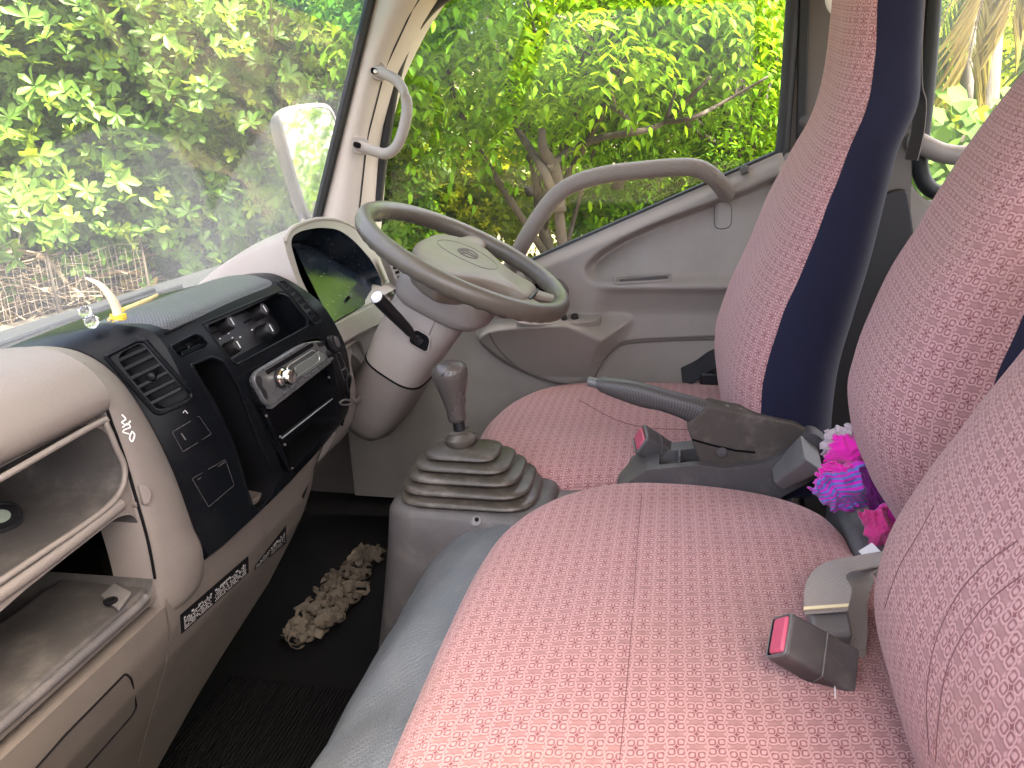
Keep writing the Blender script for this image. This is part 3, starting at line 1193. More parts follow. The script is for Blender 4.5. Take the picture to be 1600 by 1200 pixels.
# ================================================================== REAR DOOR
rdoor = thing('rear_door', 'rear cab door with hazy window and pale pull bar, half hidden by pink seat', 'truck door', (0.77, -0.7, 0.3))
RP = Plane((0.765, 0, 1), (1, 0, 0))
obj('rear_panel', RP.prism([(1384, 240), (1404, 236), (1412, 262), (1428, 296), (1452, 318), (1500, 306), (1620, 300), (1800, 300), (1800, 1000), (1330, 1000)], -0.03, 0.012, 8), M['door'], rdoor, bevel=0.006)
obj('rear_trim', RP.prism([(1330, 330), (1385, 296), (1412, 292), (1430, 420), (1440, 1000), (1240, 1000), (1262, 560)], 0.012, 0.03, 6), M['black_soft'], rdoor, bevel=0.004)
rg = obj('rear_glass', RP.prism([(1452, -200), (1436, 330), (1900, 330), (1900, -300)], -0.022, -0.018), M['rear_glass'], rdoor, smooth=0)
rs = [(1463, -160), (1457, 0), (1446, 150), (1437, 235), (1440, 275), (1458, 298), (1490, 300), (1560, 292), (1700, 280)]
obj('rear_seal', tube(catmull([RP.px(x, y, 0.004) for x, y in rs], 5), 0.016, 10), M['rubber'], rg)
obj('pillar_edge', tube([RP.px(1443, -160, 0.012), RP.px(1438, 0, 0.012), RP.px(1422, 200, 0.012)], 0.009, 8), M['beige_dark'], rdoor)
rb = [at(1424, 222, X=0.745), at(1434, 222, X=0.735), at(1452, 231, X=0.73), at(1476, 240, X=0.73), at(1510, 243, X=0.73), at(1560, 238, X=0.735), at(1640, 225, X=0.74)]
obj('pull_bar', tube(catmull(rb, 6), [0.022] * 6 + [0.019] * 50 if False else 0.0185, 12, up=(0, 0, 1), flat=0.7), M['beige_smooth'], rdoor)

# ================================================================== SEATS
dseat = thing('driver_seat', 'tall pink patterned driver seat with dark navy side panel, behind the steering wheel', 'truck seat', (0.43, 0.0, 0.25))
g, uv = cushion([(0.188, 0.05), (0.176, 0.14), (0.178, 0.215), (0.205, 0.285), (0.29, 0.338), (0.41, 0.352), (0.55, 0.325), (0.645, 0.262), (0.69, 0.16), (0.70, 0.02), (0.70, -0.12), (0.60, -0.20), (0.45, -0.21), (0.25, -0.20), (0.195, -0.10)], 0.44, 0.628, 0.012, 0.05, nav=0.004, seed=2, wr=0.005)
dcu = obj('seat_cushion', g, [M['fabric'], M['navy']], dseat, smooth=180, uv=uv)
onDC = Onto(g)
SEC = [(0.60, 0.40, 0.215, -0.115, -0.27), (0.66, 0.40, 0.222, -0.100, -0.265), (0.72, 0.402, 0.226, -0.090, -0.262), (0.80, 0.402, 0.227, -0.086, -0.265), (0.88, 0.40, 0.225, -0.106, -0.278), (0.96, 0.397, 0.217, -0.136, -0.292), (1.04, 0.394, 0.207, -0.166, -0.302), (1.11, 0.39, 0.192, -0.196, -0.312), (1.17, 0.386, 0.164, -0.219, -0.335), (1.23, 0.382, 0.138, -0.229, -0.335), (1.30, 0.375, 0.128, -0.231, -0.330), (1.38, 0.37, 0.124, -0.233, -0.328), (1.43, 0.37, 0.105, -0.243, -0.322), (1.455, 0.386, 0.07, -0.262, -0.300)]
g, uv = backrest(SEC, pe=3.2, navy_at=0.46, seed=3)
dba = obj('backrest', g, [M['fabric'], M['navy']], dseat, smooth=180, uv=uv)
obj('seat_base', box((0.44, 0.03, 0.35), 0.44, 0.42, 0.2), M['black_soft'], dseat, bevel=0.01)
for q in ([(905, 625), (960, 655), (1010, 668), (1080, 672)],):
    obj('cushion_seam', tube(onto_path(onDC, q, 0.0), 0.0009, 6), M['seam'], dcu)
# folded black belt stalk at the hinge, door side
blk = thing('belt_stalk', 'black seat belt stalk between driver seat cushion and door', 'seat belt', tuple(at(1105, 580, X=0.66)))
obj('strap', ribbon(catmull([at(1066, 590, X=0.68), at(1090, 578, X=0.675), at(1112, 563, X=0.67), at(1135, 556, X=0.66)], 5), (0.8, 0.1, 0.6), 0.05, 0.004), M['black_soft'], blk)
obj('anchor', box(at(1112, 590, X=0.665), 0.03, 0.05, 0.03), M['black_soft'], blk, bevel=0.006)

bench = thing('passenger_bench', 'wide pink patterned passenger bench seat with two backrests, nearest the camera', 'truck seat', (-0.3, 0.0, 0.25))
OUT = [(-0.74, 0.232), (-0.5, 0.236), (-0.231, 0.238), (-0.085, 0.232), (0.0, 0.213), (0.073, 0.172), (0.122, 0.118), (0.150, 0.055), (0.156, -0.03), (0.146, -0.11), (0.122, -0.175), (0.082, -0.222), (0.03, -0.242), (-0.04, -0.250), (-0.17, -0.30), (-0.35, -0.33), (-0.74, -0.33)]
g, uv = cushion(OUT, 0.50, 0.642, 0.010, 0.04, nav=0.01, seed=5, wr=0.005)
bcu = obj('bench_cushion', g, [M['fabric'], M['navy']], bench, smooth=180, uv=uv)
onB = Onto(g)
for q in ([(1003, 772), (996, 850), (989, 950), (980, 1060), (968, 1190)],):
    obj('cushion_seam', tube(onto_path(onB, q, -0.0001), 0.0005, 6), M['seam'], bcu)
MS = [(0.58, 0.012, 0.118, -0.384, -0.52), (0.64, 0.012, 0.124, -0.319, -0.49), (0.69, 0.012, 0.128, -0.276, -0.46), (0.745, 0.012, 0.13, -0.246, -0.43), (0.81, 0.012, 0.13, -0.23, -0.42), (0.87, 0.012, 0.13, -0.234, -0.42), (0.96, 0.012, 0.128, -0.261, -0.43), (1.04, 0.012, 0.124, -0.296, -0.45), (1.1, 0.012, 0.118, -0.322, -0.47), (1.15, 0.012, 0.106, -0.346, -0.48), (1.19, 0.012, 0.088, -0.369, -0.49), (1.215, 0.012, 0.06, -0.389, -0.485), (1.229, 0.012, 0.026, -0.4, -0.475), (1.236, 0.012, 0.012, -0.415, -0.465)]
g, uv = backrest(MS, pe=3.0, navy_at=0.05, seed=8)
obj('middle_backrest', g, [M['fabric'], M['navy']], bench, smooth=180, uv=uv, label='narrower upright backrest of the middle seat')
PS = [(0.482, -0.4, 0.215, -0.29, -0.44), (0.552, -0.4, 0.222, -0.253, -0.41), (0.612, -0.4, 0.226, -0.224, -0.4), (0.662, -0.4, 0.228, -0.204, -0.39), (0.712, -0.4, 0.23, -0.191, -0.385), (0.762, -0.4, 0.23, -0.194, -0.385), (0.822, -0.4, 0.229, -0.216, -0.395), (0.877, -0.4, 0.227, -0.244, -0.41), (0.922, -0.4, 0.224, -0.268, -0.425), (0.972, -0.4, 0.218, -0.294, -0.45), (1.032, -0.4, 0.208, -0.322, -0.47), (1.092, -0.4, 0.18, -0.348, -0.48), (1.122, -0.4, 0.14, -0.368, -0.47)]
g, uv = backrest(PS, pe=2.6, navy_at=0.15, seed=11)
pba = obj('passenger_backrest', g, [M['fabric'], M['navy']], bench, smooth=180, uv=uv, label='bulging pink backrest of the near passenger seat')
onP = Onto(g)
for q in ([(1452, 1180), (1448, 1090), (1460, 1010), (1490, 940), (1530, 890), (1590, 845)], [(1383, 950), (1392, 920), (1408, 880), (1432, 840), (1460, 790)], [(1462, 1190), (1466, 1130), (1476, 1060), (1500, 1000), (1545, 940), (1595, 900)]):
    obj('backrest_seam', tube(onto_path(onP, q, -0.0002), 0.0007, 6), M['seam'], pba)
# engine cover in front of the bench, wrapped in blue-grey vinyl
prof = [(0.16, 0.600), (0.215, 0.603), (0.262, 0.595), (0.305, 0.575), (0.345, 0.535), (0.372, 0.48), (0.392, 0.40), (0.408, 0.30), (0.412, 0.24)]
PR = catmull([Vector((0, y, z)) for y, z in prof], 5)
xs = np.linspace(-0.75, 0.11, 70)
P = []
for i, x in enumerate(xs):
    for j, q in enumerate(PR):
        t = j / (len(PR) - 1)
        w = noise.noise(Vector((x * 5, t * 4, 1.3))) * 0.006 + noise.noise(Vector((x * 13 + t * 5, t * 9, 4.3))) * 0.003
        w += 0.011 * math.exp(-((x + 0.30 + 0.05 * t) / 0.05) ** 2) * math.sin(math.pi * min(1, t * 1.6)) * -1
        end = 0.5 + 0.5 * math.tanh((x - 0.07) / 0.02)
        P.append(Vector((x, q.y + w * 0.8 - 0.02 * end * t, q.z + w * 0.8 - 0.012 * end)))
vg = solid_grid(P, len(xs), len(PR), Vector((0, -0.02, -0.03)))
eng = thing('engine_cover', 'blue grey textured vinyl cover hanging down in front of the pink bench', 'engine cover', (-0.3, 0.3, 0.25))
vin = obj('vinyl_sheet', vg, M['vinyl'], eng, smooth=60)
onV = Onto(vg)
hem = [Vector((0.108, q.y - 0.012, q.z - 0.004)) for q in PR[:30]]
obj('vinyl_hem', tube(hem, 0.004, 8), M['black_soft'], vin)

# ================================================================== DASHBOARD
dash = thing('dashboard', 'beige and black dashboard with air vents, open trays and instrument hood', 'dashboard', (0.0, 0.65, 0.6))
# --- black centre fascia: ruled between its left and right outlines, a thick block with real pockets
Lc = [(-0.22, .83, .902), (-0.22, .76, .922), (-0.22, .70, .932), (-0.22, .655, .927), (-0.22, .619, .900), (-0.22, .589, .846), (-0.22, .568, .783), (-0.22, .555, .716), (-0.22, .546, .688), (-0.215, .542, .672)]
Rc = [(0.14, .83, .905), (0.14, .76, .932), (0.14, .69, .946), (0.14, .640, .956), (0.138, .592, .952), (0.152, .540, .910), (0.172, .520, .855), (0.185, .515, .805), (0.193, .522, .745), (0.20, .533, .708), (0.20, .545, .690)]
NS, NTT = 40, 64
L = resample(catmull(Lc, 8), NTT)
R_ = resample(catmull(Rc, 8), NTT)
L2c = [(-0.185, .83, .904), (-0.185, .76, .930), (-0.185, .69, .944), (-0.185, .640, .9515), (-0.185, .590, .944), (-0.185, .568, .905), (-0.185, .558, .850), (-0.185, .553, .783), (-0.185, .548, .716), (-0.185, .542, .690), (-0.185, .540, .674)]
L2 = resample(catmull(L2c, 8), NTT)
P = []
for i in range(NS):
    s = i / (NS - 1)
    e = 4 * s * (1 - s)
    for j in range(NTT):
        p = L[j].lerp(L2[j], s / 0.10) if s < 0.10 else L2[j].lerp(R_[j], (s - 0.10) / 0.90)
        t = j / (NTT - 1)
        P.append(p + Vector((0, -0.010 * e * min(1, max(0, (t - 0.35) * 4)), 0.008 * e * max(0, 1 - t * 1.6))))
fg = gridgeo(P, NS, NTT)
onF = Onto(fg)
fas = obj('centre_fascia', solid_grid(P, NS, NTT, Vector((0, 0.13, -0.12))), M['black'], None, smooth=40)
PF = onF.plane((330, 530), (480, 480), (440, 640))      # general lean of the fascia face
PC = onF.plane((330, 520), (445, 470), (370, 560))      # control panel
PRa = onF.plane((395, 595), (500, 545), (425, 635))     # radio
PV = onF.plane((185, 570), (225, 545), (260, 630))      # left vent
PT = onF.plane((310, 575), (345, 570), (410, 760))      # tall slot
ctrl = [(316, 506), (437, 455), (449, 459), (482, 502), (480, 511), (371, 570), (363, 566)]
rad = [(372, 590), (470, 533), (500, 527), (513, 545), (548, 652), (546, 662), (462, 741), (452, 735)]
tall = [(299, 570), (330, 557), (350, 565), (374, 605), (404, 690), (430, 748), (432, 770), (424, 786), (402, 797), (393, 790), (366, 700), (331, 625)]
card = [(266, 541), (305, 521), (316, 524), (327, 536), (324, 543), (286, 560), (278, 556)]
vent = [(178, 556), (217, 537), (226, 541), (291, 615), (288, 625), (252, 640), (243, 637)]
cut(fas, [PC.prism(ctrl, -0.038, 0.05, 5), (PRa.prism(rad, -0.075, 0.05, 5), M['void']), (PT.prism(tall, -0.085, 0.05, 8), M['void']), PF.prism(card, -0.016, 0.05, 4), PV.prism(vent, -0.03, 0.05, 4)])
fas.parent = dash
fas.location = -world_origin(dash)


def rim(name, on, px, r, mat, par, lift=0.0, rr=4, n=8):
    p = rpoly([Vector((x, y, 0)) for x, y in px], rr)
    # walk the outline densely so that it hugs the surface
    q = []
    for i in range(len(p)):
        a, b = p[i], p[(i + 1) % len(p)]
        m = max(1, int((b - a).length / 12))
        for k in range(m):
            c = a.lerp(b, k / m)
            q.append(on(c.x, c.y, lift))
    return obj(name, tube(q, r, n, closed=True), mat, par)


for px, r in ((ctrl, 0.0019), (tall, 0.0022), (card, 0.0014), (rad, 0.0013)):
    rim('opening_rim', onF, px, r, M['black'], fas, -0.0006)
obj('fascia_back', box((-0.012, 0.70, 0.735), 0.36, 0.02, 0.22), M['void'], fas)
# left vent: frame, bars, turning knob
vf = [(165, 557), (214, 532), (227, 532), (298, 613), (298, 622), (290, 629), (251, 646), (242, 644)]
av = rim('air_vent', onF, vf, 0.0028, M['black'], dash, 0.001, 4)
av['label'] = 'large slatted air vent on the left of the black fascia'
bars = [((184, 562.7), (232, 541)), ((194.7, 576), (244, 553)), ((205, 590.7), (253, 568)), ((216, 605), (262.7, 581)), ((222.7, 618.7), (272, 594.7)), ((233, 632), (282, 608))]
for a, b in bars:
    p, q = onF(*a, -0.004), onF(*b, -0.004)
    ex = (q - p).normalized()
    nn = PV.n
    ey = nn.cross(ex)
    c = (p + q) / 2
    slat = obj('slat', loft([[c + ex * (s * (q - p).length * 0.56) + ey * yy + nn * hh_ for yy, hh_ in ((-0.0022, 0.003), (0.0022, 0.003), (0.003, -0.018), (-0.001, -0.018))] for s in (-1, 1)]), M['black'], av, smooth=0, bevel=0.0008)
obj('vent_knob', revolve(onF(237, 588, 0.0), PV.n, [(0.005, -0.006), (0.0055, 0.003), (0.0045, 0.006), (0.0015, 0.007)], 14), M['black'], av)
# small vent down the right of the fascia
rv = [(433, 441), (445, 440), (470, 462), (500, 498), (499, 504), (489, 507), (481, 497), (455, 463)]
sv = rim('air_vent', onF, rv, 0.002, M['black'], dash, 0.0008, 3)
sv['label'] = 'narrow curved strip of small vent slots beside the instrument hood'
for cx, cy in ((445.6, 447.5), (454, 454.5), (462.5, 462.5), (470.8, 471), (479, 479.5), (486.5, 489), (493, 498)):
    pq = onF.plane((cx - 4, cy), (cx + 4, cy), (cx, cy + 4))
    obj('slot', pq.prism([(cx - 5.5, cy - 1.5), (cx + 1, cy - 4), (cx + 5.5, cy + 1.5), (cx - 1, cy + 4)], 0.0, 0.0012, 1), M['void'], sv)
# soft pad on top
pp_ = []
xs = np.linspace(-0.180, 0.118, 40)
pr = catmull([Vector((0, a, b)) for a, b in ((0.580, 0.940), (0.581, 0.947), (0.594, 0.9545), (0.630, 0.9610), (0.665, 0.9575), (0.690, 0.948), (0.70, 0.938))], 5)
uvp = []
arc_ = [0.0]
for j in range(1, len(pr)):
    arc_.append(arc_[-1] + (pr[j] - pr[j - 1]).length)
for i, x in enumerate(xs):
    s = i / (len(xs) - 1)
    e = 1 - abs(2 * s - 1) ** 10
    for j, q in enumerate(pr):
        pp_.append(Vector((x, 0.632 + (q.y - 0.632) * (0.80 + 0.2 * e) + 0.012 * (0.5 - s) * 0 + 0.006 * (1 - 2 * s) * 0, q.z - 0.007 * (1 - e) + 0.004 * (s - 0.5))))
        uvp.append((x, arc_[j]))
pg = solid_grid(pp_, len(xs), len(pr), Vector((0, 0, -0.010)))
padd = obj('dash_pad', pg, M['pad'], dash, smooth=50, uv=uvp + uvp)
# the dark lower edge groove of the pad
gr = [Vector((x, 0.5800, 0.9425 + 0.004 * ((i / 39) - 0.5))) for i, x in enumerate(xs[1:-1])]
obj('pad_gap', tube(gr, 0.0016, 6), M['void'], padd)
# heater control panel
obj('panel_face', PC.prism([(330, 508), (436, 462), (470, 502), (375, 556)], -0.0375, -0.034, 3), M['black_soft'], fas)
knobs = [((346, 511), 0.0105), ((398, 491), 0.0105), ((408, 521), 0.011), ((356, 547), 0.010)]
for (x, y), r in knobs:
    kb = obj('control_knob', revolve(PC.px(x, y, -0.034), PC.n, [(r * 1.05, 0), (r, 0.006), (r * 0.95, 0.016), (r * 0.8, 0.019), (r * 0.2, 0.0195)], 18), M['black_soft'], dash)
    obj('knob_mark', box(PC.px(x, y, -0.034) + PC.n * 0.0195, 0.0018, 0.010, 0.0012, (Vector((1, 0, 0)), PC.n.cross(Vector((1, 0, 0))), PC.n)), M['print'], kb)
for q in ([(357, 505), (369, 500), (370, 503), (358, 508)], [(365, 538), (386, 527), (387, 530), (366, 541)], [(408, 488), (420, 482), (421, 485), (409, 491)]):
    obj('lever_slot', PC.prism(q, -0.034, -0.0332), M['void'], fas)
for i, (x, y) in enumerate([(362, 516), (371, 513), (347, 537), (351, 535), (355, 533), (360, 531), (365, 529), (370, 526), (376, 524), (395, 517), (402, 511), (384, 505), (390, 512), (420, 500)]):
    obj('panel_mark', PC.prism([(x, y), (x + 2.2, y - 1), (x + 3, y + 1), (x + 0.8, y + 2)], -0.034, -0.0335), M['print'], fas)
# card slot: two small bars
for a, b in (((272, 549), (312, 529)), ((283, 554), (322, 538)), ((294, 536), (296, 550))):
    obj('slot_bar', tube([PF.px(*a, -0.006), PF.px(*b, -0.006)], 0.0016, 6), M['black'], fas)
obj('slot_flap', PF.prism([(288, 548), (318, 535), (324, 541), (290, 557)], -0.014, -0.004, 1), M['black'], fas, bevel=0.001)
# blank covers and arrow scratch on the left lower face, rails of the two empty bays
for q in ([(269, 675), (311, 650), (330, 678), (286, 706)], [(300, 748), (352, 718), (366, 758), (326, 792)]):
    rim('blank_cover', onF, q, 0.00028, M['grey'], fas, 0.0, 2, 5)
obj('blank_notch', tube([onF(283, 677, 0.0004), onF(290, 687, 0.0004)], 0.0009, 6), M['grey'], fas)
obj('blank_line', tube([onF(309, 749, 0.0003), onF(351, 722, 0.0003)], 0.0006, 6), M['grey'], fas)
sc_ = [(286, 645), (289, 641), (293, 646)]
obj('scratch', tube([onF(x, y, 0.0002) for x, y in sc_], 0.0005, 5), M['print'], fas)
for a, b in (((443, 688), (522, 626)), ((461, 738), (541, 665))):
    p, q = onF(*a, -0.006), onF(*b, -0.006)
    obj('bay_rail', tube([p, q], 0.0042, 8, up=(0, 0, 1), flat=0.6), M['black'], fas)
    obj('rail_edge', tube([p + Vector((0, -0.0035, 0.0025)), q + Vector((0, -0.0035, 0.0025))], 0.0009, 5), M['steel'], fas)
for a, b in (((415, 640), (458, 738)), ((514, 575), (545, 660))):
    obj('bay_post', tube([onF(*a, -0.006), onF(*b, -0.006)], 0.0034, 8), M['black'], fas)
for x, y in ((418, 650), (440, 683), (447, 695), (459, 733), (516, 590), (543, 652)):
    obj('rail_screw', revolve(onF(x, y, -0.003), PRa.n, [(0.002, 0), (0.002, 0.002), (0.0008, 0.0026)], 8), M['steel'], fas)
# right column: switch, covers, lighter socket, silver tab
PS_ = onF.plane((508, 528), (520, 530), (525, 580))
obj('rocker_switch', PS_.prism([(509, 527), (517, 523), (525, 543), (520, 550), (515, 548)], -0.002, 0.008, 1), M['black_soft'], dash, bevel=0.001)
obj('switch_ridge', PS_.prism([(514, 527), (518, 526), (523, 541), (519, 543)], 0.008, 0.011, 1), M['grey'], fas)
for q in ([(524, 553), (531, 550), (540, 573), (533, 579)], [(533, 580), (541, 575), (546, 590), (538, 594)]):
    rim('blank_cover', onF, q, 0.0007, M['grey'], fas, 0.0, 1, 5)
obj('lighter_socket', tube(catmull([onF(x, y, 0.001) for x, y in [(541, 588), (547, 594), (551, 610), (550, 624), (545, 618), (541, 604)]], 4, True), 0.002, 6, closed=True), M['black_soft'], dash)
sp2 = [onF(x, y, 0.0008) for x, y in [(542, 590), (547, 596), (550, 610), (549, 621), (545, 616), (542, 604)]]
obj('socket_hole', loft([sp2, [p + Vector((0, -0.0004, 0)) for p in sp2]]), M['void'], fas)
obj('metal_tab', tube(catmull([onF(x, y, 0.004) for x, y in [(527, 629), (535, 624), (546, 626), (545, 630), (534, 632)]], 4, True), 0.0016, 6, closed=True), M['steel'], dash)

# --- car radio: worn silver cassette unit standing a little out of its bay
radio = thing('car_radio', 'worn silver car radio with chrome knob in the black fascia', 'radio', tuple(PRa.px(440, 590)))
body = obj('radio_body', PRa.prism([(383, 590), (472, 535), (500, 533), (511, 560), (414, 634), (408, 630)], -0.06, 0.002, 2), M['black_soft'], radio, bevel=0.001)
face = obj('face_plate', PRa.prism([(383, 586), (466, 536), (497, 532), (509, 559), (414, 636), (406, 630)], 0.002, 0.009, 4), M['silver'], radio, bevel=0.0015)
obj('cassette_slot', PRa.prism([(405, 580), (479, 536), (482, 541), (409, 586)], 0.009, 0.0098, 1), M['void'], radio)
obj('upper_strip', PRa.prism([(400, 577), (470, 536), (473, 538), (403, 580)], 0.009, 0.0115, 1), M['silver'], radio)
disp = obj('display', PRa.prism([(447, 575), (489, 548), (497, 556), (498, 563), (457, 592)], 0.009, 0.013, 3), M['display'], radio, bevel=0.001)
rim2 = PRa.poly([(446, 574), (490, 546), (499, 556), (499, 564), (457, 594)], 3, 0.0128)
obj('display_rim', tube(rim2, 0.0012, 6, closed=True), M['steel'], disp)
kn = obj('volume_knob', revolve(PRa.px(439, 590, 0.009), PRa.n, [(0.0125, 0), (0.0125, 0.004), (0.0105, 0.006), (0.0105, 0.016), (0.009, 0.018), (0.002, 0.0172)], 24), M['chrome'], radio)
obj('knob_ring', revolve(PRa.px(439, 590, 0.0092), PRa.n, [(0.0150, 0), (0.0150, 0.0016), (0.0130, 0.0022)], 24), M['black_soft'], kn)
for k in range(7):
    a = Vector((430 + k * 11.5, 613 - k * 8.1, 0))
    obj('preset_button', PRa.prism([(a.x, a.y), (a.x + 10, a.y - 7), (a.x + 12, a.y - 3), (a.x + 2, a.y + 4)], 0.009, 0.0125, 1), M['silver'], radio, bevel=0.0006)
for q in ([(425, 600), (433, 595), (435, 601), (427, 606)], [(423, 586), (430, 581), (433, 586), (425, 592)], [(486, 536), (494, 533), (497, 539), (490, 543)], [(500, 549), (505, 547), (508, 556), (503, 559)]):
    obj('side_button', PRa.prism(q, 0.009, 0.0125, 1), M['black_soft'], radio, bevel=0.0006)
obj('peeled_patch', PRa.prism([(389, 590), (396, 586), (401, 594), (399, 603), (408, 613), (410, 626), (404, 622), (399, 610), (392, 602)], 0.009, 0.0096, 1), M['black_soft'], radio)
obj('lower_edge', PRa.prism([(414, 634), (510, 562), (512, 566), (417, 640)], 0.0, 0.007, 1), M['silver'], radio)
tag(radio, 'worn silver car radio with chrome knob in the black fascia', 'radio')

# --- passenger side: padded top, frame with two open trays
prf = [(.83, .905), (.77, .928), (.72, .945), (.665, .957), (.615, .955), (.582, .940), (.563, .916), (.562, .898), (.574, .887), (.585, .884), (.578, .879), (.568, .872), (.563, .855), (.560, .80), (.557, .74), (.554, .672), (.566, .662)]
PRF = resample(catmull([Vector((0, a, b)) for a, b in prf], 8), 110)
xs = np.linspace(-0.76, -0.302, 24)
P = []
for i, x in enumerate(xs):
    for q in PRF:
        P.append(Vector((x, q.y, q.z)))
pgeo = gridgeo(P, len(xs), len(PRF))
onPD = Onto(pgeo)
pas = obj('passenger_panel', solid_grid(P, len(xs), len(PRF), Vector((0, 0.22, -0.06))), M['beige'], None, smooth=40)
TP = Plane((-.4, .562, .78), (0, -1, 0.02))
up_ = [(-140, 820), (-20, 757), (155, 664), (166, 668), (180, 703), (190, 735), (184, 764), (152, 799), (60, 862), (-20, 915), (-140, 985)]
lo_ = [(-140, 1060), (0, 952), (30, 925), (110, 862), (182, 806), (206, 803), (222, 847), (232, 884), (230, 918), (220, 938), (0, 1122), (-140, 1230)]
cut(pas, [(TP.prism(up_, -0.185, 0.06, [1, 1, 1, 5, 8, 20, 30, 20, 1, 1, 1], 6), M['tray']), (TP.prism(lo_, -0.185, 0.06, [1, 1, 1, 1, 6, 8, 6, 6, 12, 8, 1, 1]), M['tray'])])
pas.parent = dash
pas.location = -world_origin(dash)
# tray lips: rounded edges standing proud of the frame
lipu = [(-60, 779), (0, 748), (153, 661), (166, 664), (182, 700), (195, 733), (188, 768), (155, 803), (60, 868), (-60, 948)]
LP = catmull([TP.px(x, y, 0.004) for x, y in lipu], 6)
obj('tray_lip', tube(LP, [0.0032] * len(LP), 10), M['beige'], pas)
lipm = [TP.px(x, y, 0.004) for x, y in [(-60, 970), (0, 930), (100, 858), (190, 788)]]
obj('shelf_lip', tube(catmull(lipm, 6), 0.0065, 12, up=(0, 0, 1), flat=0.7), M['beige'], pas)
lipl = [TP.px(x, y, 0.004) for x, y in [(-60, 1188), (0, 1136), (110, 1040), (215, 948), (228, 932)]]
obj('lower_lip', tube(catmull(lipl, 6), 0.0055, 10), M['grey'], pas)
lowt = obj('lower_tray', box((-0.53, 0.615, 0.679), 0.45, 0.115, 0.012), M['tray'], pas, bevel=0.004)
sb_ = [at(158, 935, Z=0.688), at(180, 915, Z=0.688), at(206, 930, Z=0.688), at(186, 957, Z=0.688)]
obj('screw_boss', loft([sb_, [p + Vector((0, 0, 0.004)) for p in sb_]]), M['grey_smooth'], lowt, bevel=0.001)
obj('screw', revolve(at(173, 940, Z=0.692), (0, 0, 1), [(0.0072, 0), (0.0072, 0.002), (0.005, 0.003), (0.0045, 0.0015), (0.001, 0.0012)], 16), M['void'], lowt)
obj('frame_screw', revolve(TP.px(214, 787, 0.006), TP.n, [(0.0042, -0.004), (0.0042, 0.0012), (0.0028, 0.002), (0.0024, 0.0006), (0.0005, 0.0004)], 14), M['beige_dark'], pas)
# white scribbles scratched into the rim
scr = [[(190, 648), (196, 655), (190, 660), (198, 664), (203, 658)], [(191, 668), (199, 662), (203, 668), (195, 671), (192, 675), (201, 678)], [(206, 674), (202, 684), (206, 690), (210, 680), (206, 674)]]
# --- rounded cheek between the tray frame and the black fascia
Ic = catmull([(-0.300, .83, .905), (-0.300, .77, .926), (-0.300, .70, .944), (-0.300, .64, .951), (-0.302, .599, .943), (-0.302, .576, .910), (-0.302, .568, .872), (-0.302, .562, .835), (-0.302, .558, .79), (-0.302, .554, .736), (-0.302, .556, .672), (-0.302, .562, .64)], 8)
Lk = catmull(Lc[:-2] + [(-0.219, .548, .690), (-0.219, .552, .655), (-0.222, .558, .64)], 8)
A_, B_ = resample(Ic, 64), resample(Lk, 64)
P = []
for i in range(14):
    s = i / 13
    e = math.sin(math.pi * s) ** 0.6
    for j in range(64):
        t = j / 63
        p = A_[j].lerp(B_[j], s)
        k = min(1, max(0, (t - 0.30) * 6))
        P.append(p + Vector((0, -0.014 * e * k, 0.006 * e * (1 - k))))
cg = gridgeo(P, 14, 64)
onC = Onto(cg)
chk = obj('rim_cheek', solid_grid(P, 14, 64, Vector((0, 0.05, -0.03))), M['beige'], dash, smooth=50)
obj('cheek_gap', tube([p + Vector((0.001, -0.003, 0.001)) for p in A_[18:58]], 0.0017, 6), M['void'], chk)
obj('fascia_gap', tube([p + Vector((0.0, -0.001, 0.001)) for p in B_[8:58]], 0.0016, 6), M['void'], chk)
for q in scr:
    obj('scratched_mark', tube([onC(x, y, 0.0003) for x, y in catmull([Vector((a, b, 0)) for a, b in q], 4) and [(v.x, v.y) for v in catmull([Vector((a, b, 0)) for a, b in q], 4)]], 0.0008, 5), M['white'], chk)
obj('clip_tab', onC.plane((215, 768), (232, 770), (225, 790)).prism([(213, 756), (226, 758), (236, 770), (230, 786), (222, 790)], -0.004, 0.005, 3), M['beige'], chk, bevel=0.002)
# --- lower panels
zp = [(.72, .560), (.69, .552), (.66, .549), (.62, .551), (.58, .562), (.55, .576), (.47, .612), (.40, .642), (.33, .667), (.26, .70)]
xr = [(.72, .205), (.69, .19), (.653, .118), (.60, .088), (.55, .062), (.494, .020), (.437, -.10), (.35, -.236), (.26, -.36)]
zs = np.linspace(0.72, 0.262, 60)


def lower(x0, x1, n, name, mat, zmax=0.72):
    P = []
    for i in range(n):
        for z in zs:
            z = min(float(z), zmax)
            hi = lerp_tab(xr, z) if x1 is None else x1
            lo = min(x0, hi - 0.004)
            x = lo + (hi - lo) * i / (n - 1)
            edge = max(0.0, (i / (n - 1) - 0.9) / 0.1) if x1 is None else 0
            P.append(Vector((x, lerp_tab(zp, z) + 0.012 * edge ** 2, z)))
    return P, n, len(zs)


